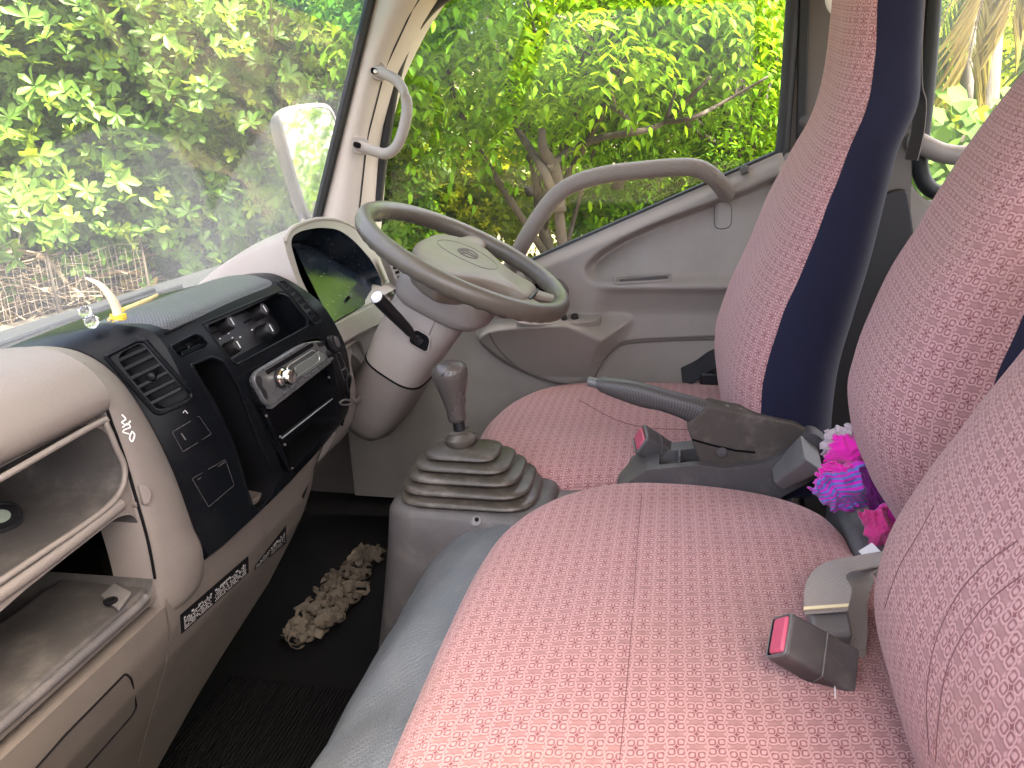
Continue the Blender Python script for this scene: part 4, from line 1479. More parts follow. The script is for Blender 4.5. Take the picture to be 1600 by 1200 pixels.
P, a, b = lower(-0.2935, None, 26, 'lower_panel', M['beige_dark'], 0.684)
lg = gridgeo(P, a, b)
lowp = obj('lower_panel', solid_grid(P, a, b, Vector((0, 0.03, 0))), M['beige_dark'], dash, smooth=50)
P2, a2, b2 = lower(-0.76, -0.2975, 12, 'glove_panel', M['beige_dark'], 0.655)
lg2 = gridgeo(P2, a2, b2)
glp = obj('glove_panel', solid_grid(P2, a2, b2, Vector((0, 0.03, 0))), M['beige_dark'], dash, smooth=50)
onL = Onto(lg, lg2)
onL2 = Onto(lg)
q = [(20, 1240), (100, 1150), (196, 1052), (205, 1060), (213, 1105), (204, 1120), (120, 1215)]
obj('flap_outline', tube([onL(p.x, p.y, 0.0002) for p in rpoly([Vector((x, y, 0)) for x, y in q], 6)], 0.0013, 6), M['void'], glp)
slot = [(471, 777), (502, 726), (505, 735), (474, 779)]
obj('slot_hole', tube([onL2(x, y, 0) for x, y in ((472, 777), (488, 755), (503, 728))], 0.003, 8), M['void'], lowp)
# the two black instruction stickers with rows of tiny white print
for quad, rows in ((((280, 961), (387, 868), (388, 894), (282, 991)), 7), (((398, 883), (446, 820), (447, 848), (396, 892)), 5)):
    st = obj('warning_sticker', patch(onL2, quad, 26, 8, 0.0009), M['void'], dash)
    a, b, c, d = [Vector((x, y, 0)) for x, y in quad]
    gl_ = []
    rr = random.Random(5)
    for r in range(rows):
        v0 = 0.26 + 0.68 * r / rows
        u = 0.05
        while u < 0.95:
            w = rr.choice((0.008, 0.010, 0.014, 0.02)) * (1.6 if r == 0 else 1)
            if rr.random() < 0.82 and not (0.44 < u < 0.5) and not (r == 0 and rr.random() < 0.45):
                hgt = 0.055 if r else 0.09
                cs = []
                for (s, t) in ((u, v0), (u + w, v0), (u + w, v0 + hgt), (u, v0 + hgt)):
                    p = a.lerp(b, s).lerp(d.lerp(c, s), t)
                    cs.append(onL2(p.x, p.y, 0.0013))
                gl_.append((cs, [(0, 1, 2, 3)]))
            u += w + rr.choice((0.004, 0.006, 0.009))
    obj('small_print', join(*gl_), M['print'], st, smooth=0, kind='stuff')

# --- instrument hood in front of the wheel
HP = plane3(at(454, 375, X=0.20), at(517, 508, X=0.20), at(597, 450, X=0.56))
outp = [(444, 380), (449, 366), (462, 354), (498, 343), (534, 347), (562, 364), (592, 398), (612, 436), (627, 462), (607, 497), (528, 536), (512, 520), (468, 448)]
inp = [(454, 380), (458, 368), (470, 361), (498, 355), (529, 358), (554, 376), (581, 407), (595, 434), (598, 456), (590, 466), (519, 507), (512, 503), (472, 444)]
po = catmull(HP.poly(outp), 5, True)
c = sum(po, Vector()) / len(po)
back = []
for p in po:
    f = (p.z - 0.80) / 0.22
    q = Vector((c.x + (p.x - c.x) * 1.02, 0.80 + 0.01 * f, 0.80 + (p.z - 0.80) * 0.46))
    back.append(q)
rings = [po]
for k in range(1, 9):
    t = k / 8
    rings.append([p.lerp(q, t) + Vector((0, 0, 0.018 * math.sin(math.pi * t))) for p, q in zip(po, back)])
hood = obj('instrument_hood', loft(rings), M['beige_smooth'], None, smooth=50)
cut(hood, [(HP.prism(inp, -0.075, 0.05, 9), M['lens'])])
hood.parent = dash
hood.location = -world_origin(dash)
# rolled front edge of the hood
obj('hood_edge', tube(catmull(HP.poly(outp[:10], 0, -0.002), 6), 0.0045, 10), M['beige_smooth'], hood)
LN = Plane(HP.o - HP.n * 0.066, HP.n + Vector((0, -0.1, 0.30)))
LN.o = HP.px(540, 490, -0.020)
lens = obj('instrument_lens', HP.prism([(456, 380), (460, 368), (498, 357), (528, 360), (553, 378), (580, 409), (594, 436), (596, 456), (519, 505), (473, 444)], -0.073, -0.068, 3), M['lens'], hood)
lp = [at(x, y, X=X_) for x, y, X_ in ((500, 455, .24), (575, 415, .52), (596, 457, .55), (520, 506, .22))]
sl4 = [HP.px(518, 505, -0.004), HP.px(595, 461, -0.004), HP.px(584, 410, -0.066), HP.px(459, 384, -0.066)]
obj('cluster_pane', loft([sl4, [p - HP.n * 0.002 for p in sl4]]), M['lens'], lens, smooth=0)
obj('reset_stick', tube([HP.px(540, 470, -0.030), HP.px(545, 465, -0.008)], 0.0032, 8), M['void'], lens)
# sill bar under the instruments
sill = [(512, 512), (560, 488), (598, 467), (620, 456), (640, 470), (612, 498), (560, 522), (531, 540)]
obj('hood_sill', HP.prism(sill, -0.010, 0.002, 3), M['beige_smooth'], hood, bevel=0.003)
# louvred side vent right of the hood
SV = plane3(at(606, 400, X=0.60), at(632, 448, X=0.60), at(612, 440, X=0.585))
svt = obj('side_vent', SV.prism([(600, 396), (608, 396), (640, 452), (630, 470), (622, 452)], -0.03, 0.004, 3), M['beige_smooth'], dash, bevel=0.002)
for k in range(7):
    x, y = 606 + k * 3.6, 404 + k * 7.0
    obj('slot', SV.prism([(x - 1, y), (x + 5, y - 2.0), (x + 7, y + 2.0), (x + 1, y + 4)], 0.004, 0.0052), M['void'], svt)
# --- driver's side lower dash: knee panel with its recessed tray and the gap beside the column
kp = [(.83, .90), (.76, .87), (.66, .86), (.590, .852), (.566, .835), (.560, .80), (.556, .76), (.556, .72), (.562, .67), (.59, .62), (.64, .58)]
KR = resample(catmull([Vector((0, a, b)) for a, b in kp], 6), 50)
xs = np.linspace(0.205, 0.70, 24)
P = [Vector((x, q.y + 0.03 * sstep(np.array(x), 0.30, 0.34) * (1 if q.z < 0.84 else 0), q.z)) for x in xs for q in KR]
P = [Vector((p.x, float(p.y), p.z)) for p in P]
kg = gridgeo(P, len(xs), len(KR))
onK = Onto(kg)
knee = obj('knee_panel', solid_grid(P, len(xs), len(KR), Vector((0, 0.08, -0.02))), M['beige_smooth'], None, smooth=45)
KP = onK.plane((545, 545), (560, 545), (555, 600))
cut(knee, [KP.prism([(545, 553), (556, 547), (571, 585), (573, 592), (556, 608)], -0.02, 0.05, 2)])
knee.parent = dash
knee.location = -world_origin(dash)
CP2 = Plane((0.255, 0, 0.78), (-1, -0.4, 0.1))
pk = [(531, 548), (556, 531), (563, 538), (577, 590), (574, 608), (556, 628), (548, 622)]
pock = obj('pocket_frame', tube([KP.px(p.x, p.y, 0.004) for p in rpoly([Vector((x, y, 0)) for x, y in pk], 4)], 0.004, 8, closed=True), M['beige_smooth'], knee)

# ================================================================== STEERING
WC = Vector((0.38, 0.36, 0.94))
ta = math.radians(27)
E1 = Vector((1, 0, 0))
E2 = Vector((0, math.cos(ta), math.sin(ta)))
EN = Vector((0, -math.sin(ta), math.cos(ta)))


def wl(a, b, h=0.0):
    return WC + E1 * a + E2 * b + EN * h


wheel = thing('steering_wheel', 'worn brown four spoke steering wheel with emblem on its hub pad', 'steering wheel', tuple(WC))
rings = []
NR, NC = 200, 16
RM = 0.190
for i in range(NR):
    a = 2 * math.pi * i / NR
    ring = []
    for k in range(NC):
        b = 2 * math.pi * k / NC
        rr = 0.0158
        s = math.sin(b)
        ca = math.cos(b)
        grip = 1.0
        # finger bumps along the underside
        if s < -0.2:
            grip = 1.0 + 0.10 * (abs(s)) * (0.5 + 0.5 * math.cos(a * 46)) - 0.02
        ring.append(wl((RM + rr * 0.95 * grip * ca) * math.cos(a), (RM + rr * 0.95 * grip * ca) * math.sin(a), rr * 1.08 * grip * s))
    rings.append(ring)
rings.append(rings[0])
obj('rim', loft(rings, True, False, False), M['wheel'], wheel, smooth=180)
padp = [(-0.155, 0.015), (-0.135, 0.05), (-0.07, 0.078), (0.0, 0.082), (0.07, 0.078), (0.115, 0.055), (0.135, 0.025), (0.13, -0.01), (0.085, -0.055), (0.055, -0.10), (0.045, -0.135), (-0.045, -0.135), (-0.055, -0.10), (-0.085, -0.055), (-0.15, -0.012)]
pc = catmull([Vector((a, b, 0)) for a, b in padp], 5, True)
hr = []
for sc, h in ((0.80, -0.055), (0.93, -0.045), (0.985, -0.022), (1.0, -0.008), (0.99, -0.002), (0.965, 0.002), (0.9, 0.0045), (0.7, 0.008), (0.45, 0.010), (0.2, 0.0112), (0.05, 0.0115)):
    hr.append([wl(p.x * sc, -0.02 + (p.y + 0.02) * sc, h) for p in pc])
hub = obj('hub_pad', loft(hr), M['hub'], wheel, smooth=60)
onH = Onto(loft(hr))


def hubpt(a, b, lift=0.0):
    o = wl(a, b, 0.06)
    loc, n_, i_, d_ = onH.t.ray_cast(o, -EN)
    return (loc if loc is not None else wl(a, b, 0.01)) + EN * lift


def ell(cx, cy, rx, ry, n=36, t0=0, t1=2 * math.pi):
    return [(cx + rx * math.cos(t0 + (t1 - t0) * k / n), cy + ry * math.sin(t0 + (t1 - t0) * k / n)) for k in range(n)]


big = [hubpt(a, b, 0.0002) for a, b in ell(0, 0.0, 0.052, 0.058)]
obj('badge_outline', tube(big, 0.0008, 6, closed=True), M['beige_dark'], hub)
em = []
for e in (ell(0, 0, 0.0265, 0.0185), ell(0, 0, 0.0075, 0.0175, 24), ell(0, 0.0085, 0.0185, 0.0075, 28)):
    em.append(tube([hubpt(a, b, 0.0003) for a, b in e], 0.0012, 6, closed=True))
obj('emblem', join(*em), M['hub_mark'], hub)
# spokes: two level with the hub, two running down
for s in (-1, 1):
    pth = [wl(s * 0.105, 0.03, -0.008), wl(s * 0.14, 0.026, -0.006), wl(s * 0.185, 0.022, -0.002)]
    obj('spoke', tube(catmull(pth, 4), [0.028, 0.028, 0.027, 0.026, 0.024, 0.023, 0.022, 0.021, 0.020], 14, up=tuple(E2), flat=0.40), M['hub'], wheel)
for s in (-1, 1):
    pth = [wl(s * 0.030, -0.11, -0.012), wl(s * 0.040, -0.145, -0.010), wl(s * 0.052, -0.180, -0.004)]
    obj('spoke', tube(catmull(pth, 4), [0.026, 0.025, 0.024, 0.023, 0.022, 0.021, 0.020, 0.019, 0.019], 14, up=(1, 0, 0), flat=0.42), M['hub'], wheel)
obj('spoke_cap', box(wl(0.0, -0.137, -0.008), 0.085, 0.006, 0.018, (E1, E2, EN)), M['black_soft'], wheel, bevel=0.002)

column = thing('steering_column', 'beige two piece steering column cover below the wheel', 'steering column', (0.38, 0.5, 0.66))
AX = -EN


AXC = Vector((0, 0.55, -0.835)).normalized()
E2C = Vector((0, AXC.z * -1, AXC.y)).normalized()


def colring(d, hx, hy, sh=0.0, pe=3.2, n=40, ax=None, e2=None):
    AX_ = ax if ax is not None else AX
    E2_ = e2 if e2 is not None else E2
    out = []
    for k in range(n):
        a = 2 * math.pi * k / n
        ca, sa = math.cos(a), math.sin(a)
        out.append(WC + AX_ * d + E1 * (hx * math.copysign(abs(ca) ** (2 / pe), ca)) + E2_ * (sh + hy * math.copysign(abs(sa) ** (2 / pe), sa)))
    return out


up = [colring(d, hx, hy, sh) for d, hx, hy, sh in ((0.030, 0.050, 0.055, 0.0), (0.036, 0.075, 0.074, 0.0), (0.045, 0.088, 0.088, 0.0), (0.065, 0.090, 0.092, 0.0), (0.085, 0.088, 0.090, 0.002), (0.10, 0.082, 0.082, 0.006), (0.106, 0.072, 0.072, 0.008))]
obj('upper_shroud', loft(up), M['beige_smooth'], column, smooth=60)
lo = [colring(d, hx, hy, sh, ax=AXC, e2=E2C) for d, hx, hy, sh in ((0.090, 0.062, 0.066, 0.004), (0.112, 0.068, 0.069, 0.006), (0.15, 0.074, 0.067, 0.008), (0.20, 0.082, 0.064, 0.008), (0.240, 0.085, 0.060, 0.006))]
g1 = loft(lo)
cov = obj('upper_cover', g1, M['beige_smooth'], column, smooth=60)
lo2 = [colring(d, hx, hy, sh, ax=AXC, e2=E2C) for d, hx, hy, sh in ((0.244, 0.085, 0.061, 0.005), (0.28, 0.088, 0.060, 0.003), (0.33, 0.088, 0.056, 0.0), (0.365, 0.082, 0.050, 0.0), (0.385, 0.07, 0.040, 0.004), (0.392, 0.05, 0.026, 0.006))]
g2 = loft(lo2)
cov2 = obj('lower_cover', g2, M['beige'], column, smooth=60)
onCo = Onto(g1, g2)
gapr = colring(0.242, 0.0845, 0.0600, 0.0055, ax=AXC, e2=E2C)
obj('cover_gap', tube(gapr, 0.0022, 6, closed=True), M['void'], cov)
gs = [(684, 492), (672, 520), (660, 545)]
obj('cover_seam', tube([onCo(x, y, 0.0002) for x, y in gs], 0.0012, 6), M['beige_dark'], cov)
GP_ = onCo.plane((648, 520), (672, 530), (655, 548))
gate = obj('lever_gate', GP_.prism([(641, 517), (652, 512), (676, 526), (670, 550), (664, 551), (636, 535)], -0.004, 0.004, 3), M['beige_smooth'], column, bevel=0.0015)
obj('gate_recess', GP_.prism([(644, 519), (652, 515), (673, 527), (668, 547), (664, 548), (639, 534)], 0.004, 0.0048, 2), M['void'], gate)
lever = thing('column_lever', 'black column lever with round silver ended knob pointing towards the dash', 'lever', tuple(GP_.px(656, 532)))
l0, l3 = GP_.px(654, 532, 0.004), at(588, 464, X=0.20)
pl_ = catmull([l0, l0.lerp(l3, 0.10) + Vector((-0.006, 0, 0)), l0.lerp(l3, 0.3), l0.lerp(l3, 0.65), l3], 6)
rad_ = [lerp_tab([(0, 0.0035), (0.25, 0.0048), (0.34, 0.0058), (0.42, 0.0085), (0.6, 0.0098), (0.85, 0.0112), (0.95, 0.0112), (1.0, 0.0100)], i / (len(pl_) - 1)) for i in range(len(pl_))]
obj('lever_stalk', tube(pl_, rad_, 14), M['black_soft'], lever)
dv = (l3 - l0).normalized()
obj('end_ring', revolve(l3 - dv * 0.0005, dv, [(0.0105, -0.002), (0.0108, 0.001), (0.0085, 0.002)], 20), M['steel'], lever)
obj('end_button', revolve(l3 + dv * 0.001, dv, [(0.0080, 0), (0.0078, 0.002), (0.003, 0.003)], 18), M['white'], lever)
obj('stalk_boot', revolve(l0 - dv * 0.002, dv, [(0.009, 0), (0.008, 0.006), (0.005, 0.012)], 14), M['rubber'], lever)

# ================================================================== CENTRE CONSOLE, GEAR LEVER, HANDBRAKE
cons = thing('centre_console', 'grey plastic floor console carrying the gear lever boot', 'console', (0.13, 0.3, 0.25))


def rrect(cx, cy, hx, hy, z, r=0.3, n=7, skew=0.0):
    p = rpoly([Vector((cx - hx, cy - hy, z)), Vector((cx + hx, cy - hy, z)), Vector((cx + hx, cy + hy, z)), Vector((cx - hx, cy + hy, z))], min(hx, hy) * r * 2, n)
    return p


cr = [rrect(0.13 - 0.02 * (1 - t), 0.295, 0.085 + 0.05 * (1 - t), 0.128 + 0.045 * (1 - t) ** 1.3, 0.25 + 0.359 * t, 0.28) for t in np.linspace(0, 0.97, 9)]
cr.append(rrect(0.13, 0.295, 0.081, 0.124, 0.606, 0.28))
cr.append(rrect(0.13, 0.295, 0.070, 0.113, 0.610, 0.28))
cgm = loft(cr)
cbody = obj('console_body', cgm, M['grey'], cons, smooth=50)
onCN = Onto(cgm)
obj('screw_cup', revolve(onCN(743, 814, 0.0004), onCN.nrm(743, 814), [(0.0085, -0.001), (0.0085, 0.0012), (0.0068, 0.0016), (0.0062, 0.0004), (0.001, 0.0003)], 18), M['grey_smooth'], cbody)
obj('screw_head', revolve(onCN(745, 812, 0.0012), onCN.nrm(743, 814), [(0.0032, 0), (0.0028, 0.0016), (0.0005, 0.002)], 10), M['void'], cbody)
obj('rear_channel', box((0.165, 0.07, 0.55), 0.09, 0.30, 0.09), M['grey_smooth'], cbody, bevel=0.006)
gear = thing('gear_lever', 'grey brown gear lever knob on a stepped rubber boot', 'gear lever', (0.13, 0.30, 0.610))
br = []
steps_ = [(0.106, 0.072, 0.613), (0.099, 0.067, 0.630), (0.087, 0.059, 0.647), (0.073, 0.050, 0.663), (0.055, 0.038, 0.677)]
for i, (hy, hx, z) in enumerate(steps_):
    cy = 0.300 + 0.0028 * i
    nxt = steps_[i + 1] if i + 1 < len(steps_) else (0.026, 0.022, 0.680)
    br += [rrect(0.13, cy, hx, hy, z - 0.003, 0.36), rrect(0.13, cy, hx + 0.0035, hy + 0.0035, z + 0.0005, 0.36), rrect(0.13, cy, hx + 0.003, hy + 0.003, z + 0.0035, 0.36), rrect(0.13, cy, hx, hy, z + 0.0055, 0.36)]
    if i + 1 < len(steps_):
        br.append(rrect(0.13, cy + 0.002, nxt[1] - 0.006, nxt[0] - 0.004, z + 0.0095, 0.36))
br += [rrect(0.13, 0.315, 0.03, 0.036, 0.6865, 0.45), rrect(0.13, 0.315, 0.016, 0.018, 0.690, 0.48), rrect(0.13, 0.315, 0.013, 0.014, 0.695, 0.48)]
obj('rubber_boot', loft(br), M['boot'], gear, smooth=50)
ga = Vector((0.0, 0.012, 0.11)).normalized()
gb_ = Vector((0.13, 0.3135, 0.688))
obj('boot_collar', revolve(gb_, ga, [(0.017, -0.004), (0.024, 0.002), (0.0262, 0.008), (0.0255, 0.013), (0.020, 0.016), (0.017, 0.021), (0.0185, 0.0225), (0.012, 0.024)], 26), M['boot'], gear)
obj('shaft', revolve(gb_, ga, [(0.0095, 0.015), (0.0095, 0.052)], 14), M['black_soft'], gear)
kprof = [(0.0105, 0.040), (0.0125, 0.041), (0.0130, 0.046), (0.0135, 0.056), (0.0152, 0.070), (0.0185, 0.085), (0.0218, 0.098), (0.0240, 0.108), (0.0243, 0.115), (0.0228, 0.122), (0.0185, 0.127), (0.012, 0.1295), (0.004, 0.130)]
kg_ = revolve(gb_ + Vector((0, 0.0005, 0)), ga, [(r * 1.14, 0.040 + (h - 0.040) * 1.06) for r, h in kprof], 32)
knob = obj('gear_knob', kg_, M['knob'], gear, smooth=180)
onKn = Onto(kg_)
# engraved shift pattern on top
mk = []
for q in ([(690, 588), (694, 583)], [(698, 586), (702, 582)], [(692, 585.5), (704, 583.5)], [(706, 585), (709, 582)]):
    mk.append(tube([onKn(x, y, 0.0001) for x, y in q], 0.0005, 5))
obj('shift_pattern', join(*mk), M['void'], knob)

# handbrake with its tray
hbx = 0.185
hbt = thing('handbrake_tray', 'grey wedge shaped tray around the handbrake, between the two seats', 'console tray', (hbx, -0.05, 0.55))


def yzpoly(px, X):
    return [at(x, y, X=X) for x, y in px]


def slab(px, x0, x1, r=2, xm=None, n=4):
    """Side outline read at mid depth, then given its width across the cab."""
    p = rpoly(yzpoly(px, (x0 + x1) / 2 if xm is None else xm), r * 0.001, n)
    return loft([[Vector((x0, q.y, q.z)) for q in p], [Vector((x1, q.y, q.z)) for q in p]])


tr_px = [(965, 745), (985, 733), (1012, 714), (1090, 706), (1130, 712), (1190, 704), (1226, 688), (1246, 668), (1256, 657), (1270, 661), (1288, 678), (1286, 700), (1260, 730), (1205, 760), (1100, 800), (960, 800)]
tray = obj('tray_body', slab(tr_px, 0.145, 0.245, 6), M['grey'], None, smooth=45)
tgeo = slab(tr_px, 0.145, 0.245, 6)
onT = Onto(tgeo)
p0 = at(1060, 712, X=0.165)
tcp = [at(1030, 716, X=0.16), at(1030, 716, X=0.16) + Vector((0.05, 0, 0)), at(1094, 708, X=0.16) + Vector((0.05, 0, 0)), at(1094, 708, X=0.16)]
cut(tray, [loft([[p + Vector((0, 0, 0.05)) for p in rpoly(tcp, 0.004)], [p + Vector((0, 0, -0.03)) for p in rpoly(tcp, 0.004)]])])
tray.parent = hbt
tray.location = -world_origin(hbt)
b = tray.modifiers.new('bevel', 'BEVEL')
b.width = 0.004
b.segments = 3
b.limit_method = 'ANGLE'
b.angle_limit = math.radians(50)
dv_ = (tcp[0] + tcp[3]) / 2
obj('tray_divider', box(dv_ + Vector((0.025, 0, -0.014)), 0.05, 0.003, 0.026), M['grey'], tray)
hand = thing('handbrake', 'worn grey handbrake lever with perforated grip and grey tip button', 'handbrake', (hbx, -0.1, 0.66))
grip_u = [(931, 590), (960, 592), (1000, 598), (1050, 612), (1090, 622), (1106, 628)]
grip_l = [(934, 609), (960, 620), (1000, 634), (1030, 640), (1054, 648), (1072, 656)]
gr = []
for k in range(25):
    t = k / 24
    cu = catmull([Vector((x, y, 0)) for x, y in grip_u], 8)
    cl_ = catmull([Vector((x, y, 0)) for x, y in grip_l], 8)
    a = resample(cu, 25)[k]
    b_ = resample(cl_, 25)[k]
    A3, B3 = at(a.x, a.y, X=hbx), at(b_.x, b_.y, X=hbx)
    m_ = (A3 + B3) / 2
    hh2 = (A3 - B3).length / 2
    up3 = (A3 - B3).normalized()
    wx = 0.0135 + 0.004 * t
    if k in (0,):
        hh2 *= 0.8
        wx *= 0.8
    gr.append([m_ + up3 * (hh2 * math.copysign(abs(math.sin(q)) ** 0.75, math.sin(q))) + Vector((wx * math.copysign(abs(math.cos(q)) ** 0.75, math.cos(q)), 0, 0)) for q in [2 * math.pi * j / 20 for j in range(20)]])
guv = [(k * 0.0075, j * 0.0045) for k in range(25) for j in range(20)]
obj('grip', loft(gr), M['perf'], hand, smooth=60, uv=guv)
b0, b1 = at(932, 599, X=hbx), at(921, 596, X=hbx)
obj('tip_button', revolve(b0, (b1 - b0), [(0.0078, -0.004), (0.0078, 0.012), (0.006, 0.0145), (0.001, 0.015)], 16), M['grey_smooth'], hand)
hb_px = [(1072, 657), (1106, 627), (1122, 631), (1180, 643), (1240, 654), (1262, 668), (1258, 690), (1222, 704), (1180, 714), (1140, 722), (1100, 722), (1088, 705), (1080, 680)]
obj('lever_body', slab(hb_px, hbx - 0.022, hbx + 0.022, 5), M['felt'], hand, smooth=45, bevel=0.004, seg=3)
obj('skirt_line', tube([at(x, y, X=hbx - 0.0225) for x, y in ((1082, 687), (1110, 695), (1150, 704), (1180, 707))], 0.0016, 6), M['void'], hand)
for (x, y), r in (((1136, 635), 0.004), ((1156, 640), 0.0055)):
    obj('release_pin', revolve(at(x, y, X=hbx), (0, -0.1, 1), [(r, -0.006), (r, 0.001), (r * 0.4, 0.002)], 12), M['grey_smooth'], hand)
obj('lower_pin', revolve(at(1128, 706, X=hbx - 0.022), (-1, 0, 0), [(0.008, 0), (0.008, 0.003), (0.002, 0.004)], 14), M['grey'], hand)

# ================================================================== BELT BUCKLES


def buckle(name, label, base, tip, side, w0, h0, w1, h1, parts=True, mat=None):
    t = thing(name, label, 'seat belt buckle', tuple(base), 'seat belt buckles on the seats')
    ax = (tip - base).normalized()
    s = (side - ax * side.dot(ax)).normalized()
    u = s.cross(ax)
    if u.z < 0:
        u = -u
    rings = []
    Lb = (tip - base).length
    for q in (0.0, 0.35, 0.37, 0.80, 1.0):
        w = w0 + (w1 - w0) * q
        h = h0 + (h1 - h0) * q
        if q == 0.35:
            w, h = w * 0.97, h * 0.97
        rings.append(rpoly([base + ax * (Lb * q) + s * (i * w / 2) + u * (j * h / 2) for i, j in ((-1, -1), (1, -1), (1, 1), (-1, 1))], 0.006, 4))
    bb = obj('buckle_body', loft(rings), mat or M['grey'], t, smooth=40, bevel=0.0015)
    if parts:
        obj('body_seam', tube([p + (p - base - ax * Lb * 0.42).normalized() * 0.0003 for p in rpoly([base + ax * (Lb * 0.36 + (0.010 if j > 0 else 0.0)) + s * (i * (w0 + (w1 - w0) * 0.36) / 2) + u * (j * (h0 + (h1 - h0) * 0.36) / 2) for i, j in ((-1, -1), (1, -1), (1, 1), (-1, 1))], 0.004, 4)], 0.0009, 6, closed=True), M['grey_smooth'], bb)
        obj('button_frame', tube(rpoly([tip + ax * 0.0005 + s * (i * (w1 / 2 - 0.002)) + u * (j * (h1 / 2 - 0.002)) for i, j in ((-1, -1), (1, -1), (1, 1), (-1, 1))], 0.004, 4), 0.0018, 8, closed=True), M['grey_smooth'], bb)
    return t, ax, s, u, Lb


b0, b1 = at(1050, 712, X=0.235), at(1001, 686, X=0.225)
t, ax, s, u, Lb = buckle('belt_buckle', "grey belt buckle with red button on the driver's cushion, before the handbrake tray", b0, b1, Vector((1, 0, 0)), 0.042, 0.030, 0.052, 0.036)
obj('release_button', box(b1 + ax * 0.001, 0.044, 0.022, 0.006, (s, u, ax)), M['red'], t, bevel=0.002)
b0, b1 = at(1216, 748, X=0.128), at(1268, 708, X=0.115)
t, ax, s, u, Lb = buckle('belt_buckle', 'plain grey belt buckle lying beside the magenta cloth, end on', b0, b1, Vector((1, 0.2, 0)), 0.036, 0.022, 0.058, 0.036, parts=False, mat=M['grey_smooth'])
b0, b1 = at(1322, 1052, Z=0.652), at(1219, 994, Z=0.694)
sd_ = (at(1240, 962, Z=0.70) - at(1186, 990, Z=0.70))
t, ax, s, u, Lb = buckle('belt_buckle', 'large grey belt buckle with red button poking out of the near pink cushion', b0, b1, sd_, 0.046, 0.030, 0.043, 0.030)
obj('release_button', box(b1 + ax * 0.001 + u * 0.001, 0.036, 0.020, 0.006, (s, u, ax)), M['red'], t, bevel=0.003)
obj('button_slot', box(b1 + ax * 0.0005 - u * 0.0105, 0.036, 0.004, 0.003, (s, u, ax)), M['void'], t)
th_ = [at(x, y, Z=0.70) for x, y in ((1225, 1056), (1262, 1052), (1290, 1058), (1302, 1070), (1304, 1090))]
obj('loose_thread', tube(catmull([onB(1226, 1056, 0.03), onB(1262, 1052, 0.032), onB(1292, 1062, 0.02), onB(1303, 1075, 0.004), onB(1305, 1092, 0.001)], 6), 0.0006, 5), M['white'], t)
# second, older latch with folded webbing next to it
la = thing('belt_latch', 'blue grey belt latch with folded pale webbing behind the near buckle', 'seat belt', tuple(at(1290, 980, Z=0.66)))
lb0, lb1 = at(1300, 1006, Z=0.662), at(1290, 948, Z=0.672)
axl = (lb1 - lb0).normalized()
sl_ = (at(1325, 955, Z=0.67) - at(1258, 960, Z=0.67)).normalized()
ul_ = sl_.cross(axl)
ul_ = ul_ if ul_.z > 0 else -ul_
obj('latch_body', box((lb0 + lb1) / 2, 0.040, (lb1 - lb0).length, 0.024, (sl_, axl, ul_)), M['grey_smooth'], la, bevel=0.004)
w1 = [at(1291, 958, Z=0.684), at(1292, 935, Z=0.692), at(1296, 912, Z=0.697), at(1304, 893, Z=0.694), at(1322, 884, Z=0.684), at(1350, 878, Z=0.676), at(1385, 872, Z=0.672)]
obj('folded_webbing', ribbon(catmull(w1, 6), [sl_.lerp(Vector((-0.9, 0.15, 0.15)), min(1, i / 26)) for i in range(37)], 0.044, 0.002), M['webbing'], la)
obj('webbing_stitch', ribbon([at(1290, 951, Z=0.6885), at(1291, 946, Z=0.690)], sl_, 0.046, 0.002), simple('cream_stitch', (0.62, 0.55, 0.34), 0.8), la)
w2 = [at(1378, 885, Z=0.664), at(1352, 896, Z=0.668), at(1332, 912, Z=0.668), at(1326, 945, Z=0.664), at(1326, 985, Z=0.657), at(1322, 1020, Z=0.65), at(1318, 1046, Z=0.645)]
obj('rear_webbing', ribbon(catmull(w2, 6), [Vector((-0.7, 0.35, 0.25)).lerp(sl_, min(1, i / 20)) for i in range(37)], 0.040, 0.002), M['webbing'], la)

# ================================================================== SMALL THINGS IN THE CAB
M['magenta'] = weave('magenta_jersey', (0.74, 0.012, 0.36), 500, 0.9, 0.3, 0.4, 0.2)
M['purple'] = weave('dark_purple_lining', (0.13, 0.006, 0.12), 500, 0.9, 0.3, 0.2, 0.2)
M['hot_pink'] = weave('pink_towelling', (0.70, 0.045, 0.24), 420, 0.95, 0.9, 0.4, 0.3)
M['greycloth'] = weave('grey_pink_cloth', (0.52, 0.42, 0.43), 420, 0.95, 0.6, 0.4, 0.4)
kk = NT('striped_jersey')
uvn = kk.n('ShaderNodeUVMap')
uvn.uv_map = 'UVMap'
s_ = kk.n('ShaderNodeSeparateXYZ')
kk.link(uvn.outputs[0], s_.inputs[0])
fr_ = kk.math('FRACT', kk.math('DIVIDE', s_.outputs[0], 0.0080))
st_ = kk.math('MULTIPLY', kk.sstep(fr_, 0.44, 0.52), kk.math('SUBTRACT', 1.0, kk.sstep(fr_, 0.93, 1.0)))
cn_ = kk.noise(kk.coord('Object'), 25.0, 3.0, 0.6)
kk.link(kk.mix(st_, kk.mix(cn_, (0.62, 0.01, 0.38, 1), (0.50, 0.02, 0.46, 1)), (0.10, 0.155, 0.46, 1)), kk.b.inputs['Base Color'])
kk.b.inputs['Roughness'].default_value = 0.9
kk.b.inputs['Sheen Weight'].default_value = 0.3
kk.link(kk.bump(kk.noise(kk.coord('Object'), 700.0, 2.0, 0.5), 0.4, 0.0006), kk.b.inputs['Normal'])
M['striped'] = kk.m


cloth = thing('cloth_bundle', 'crumpled magenta cloth with blue stripes wedged beside the middle backrest', 'cloth', tuple(at(1320, 760, X=0.06)))


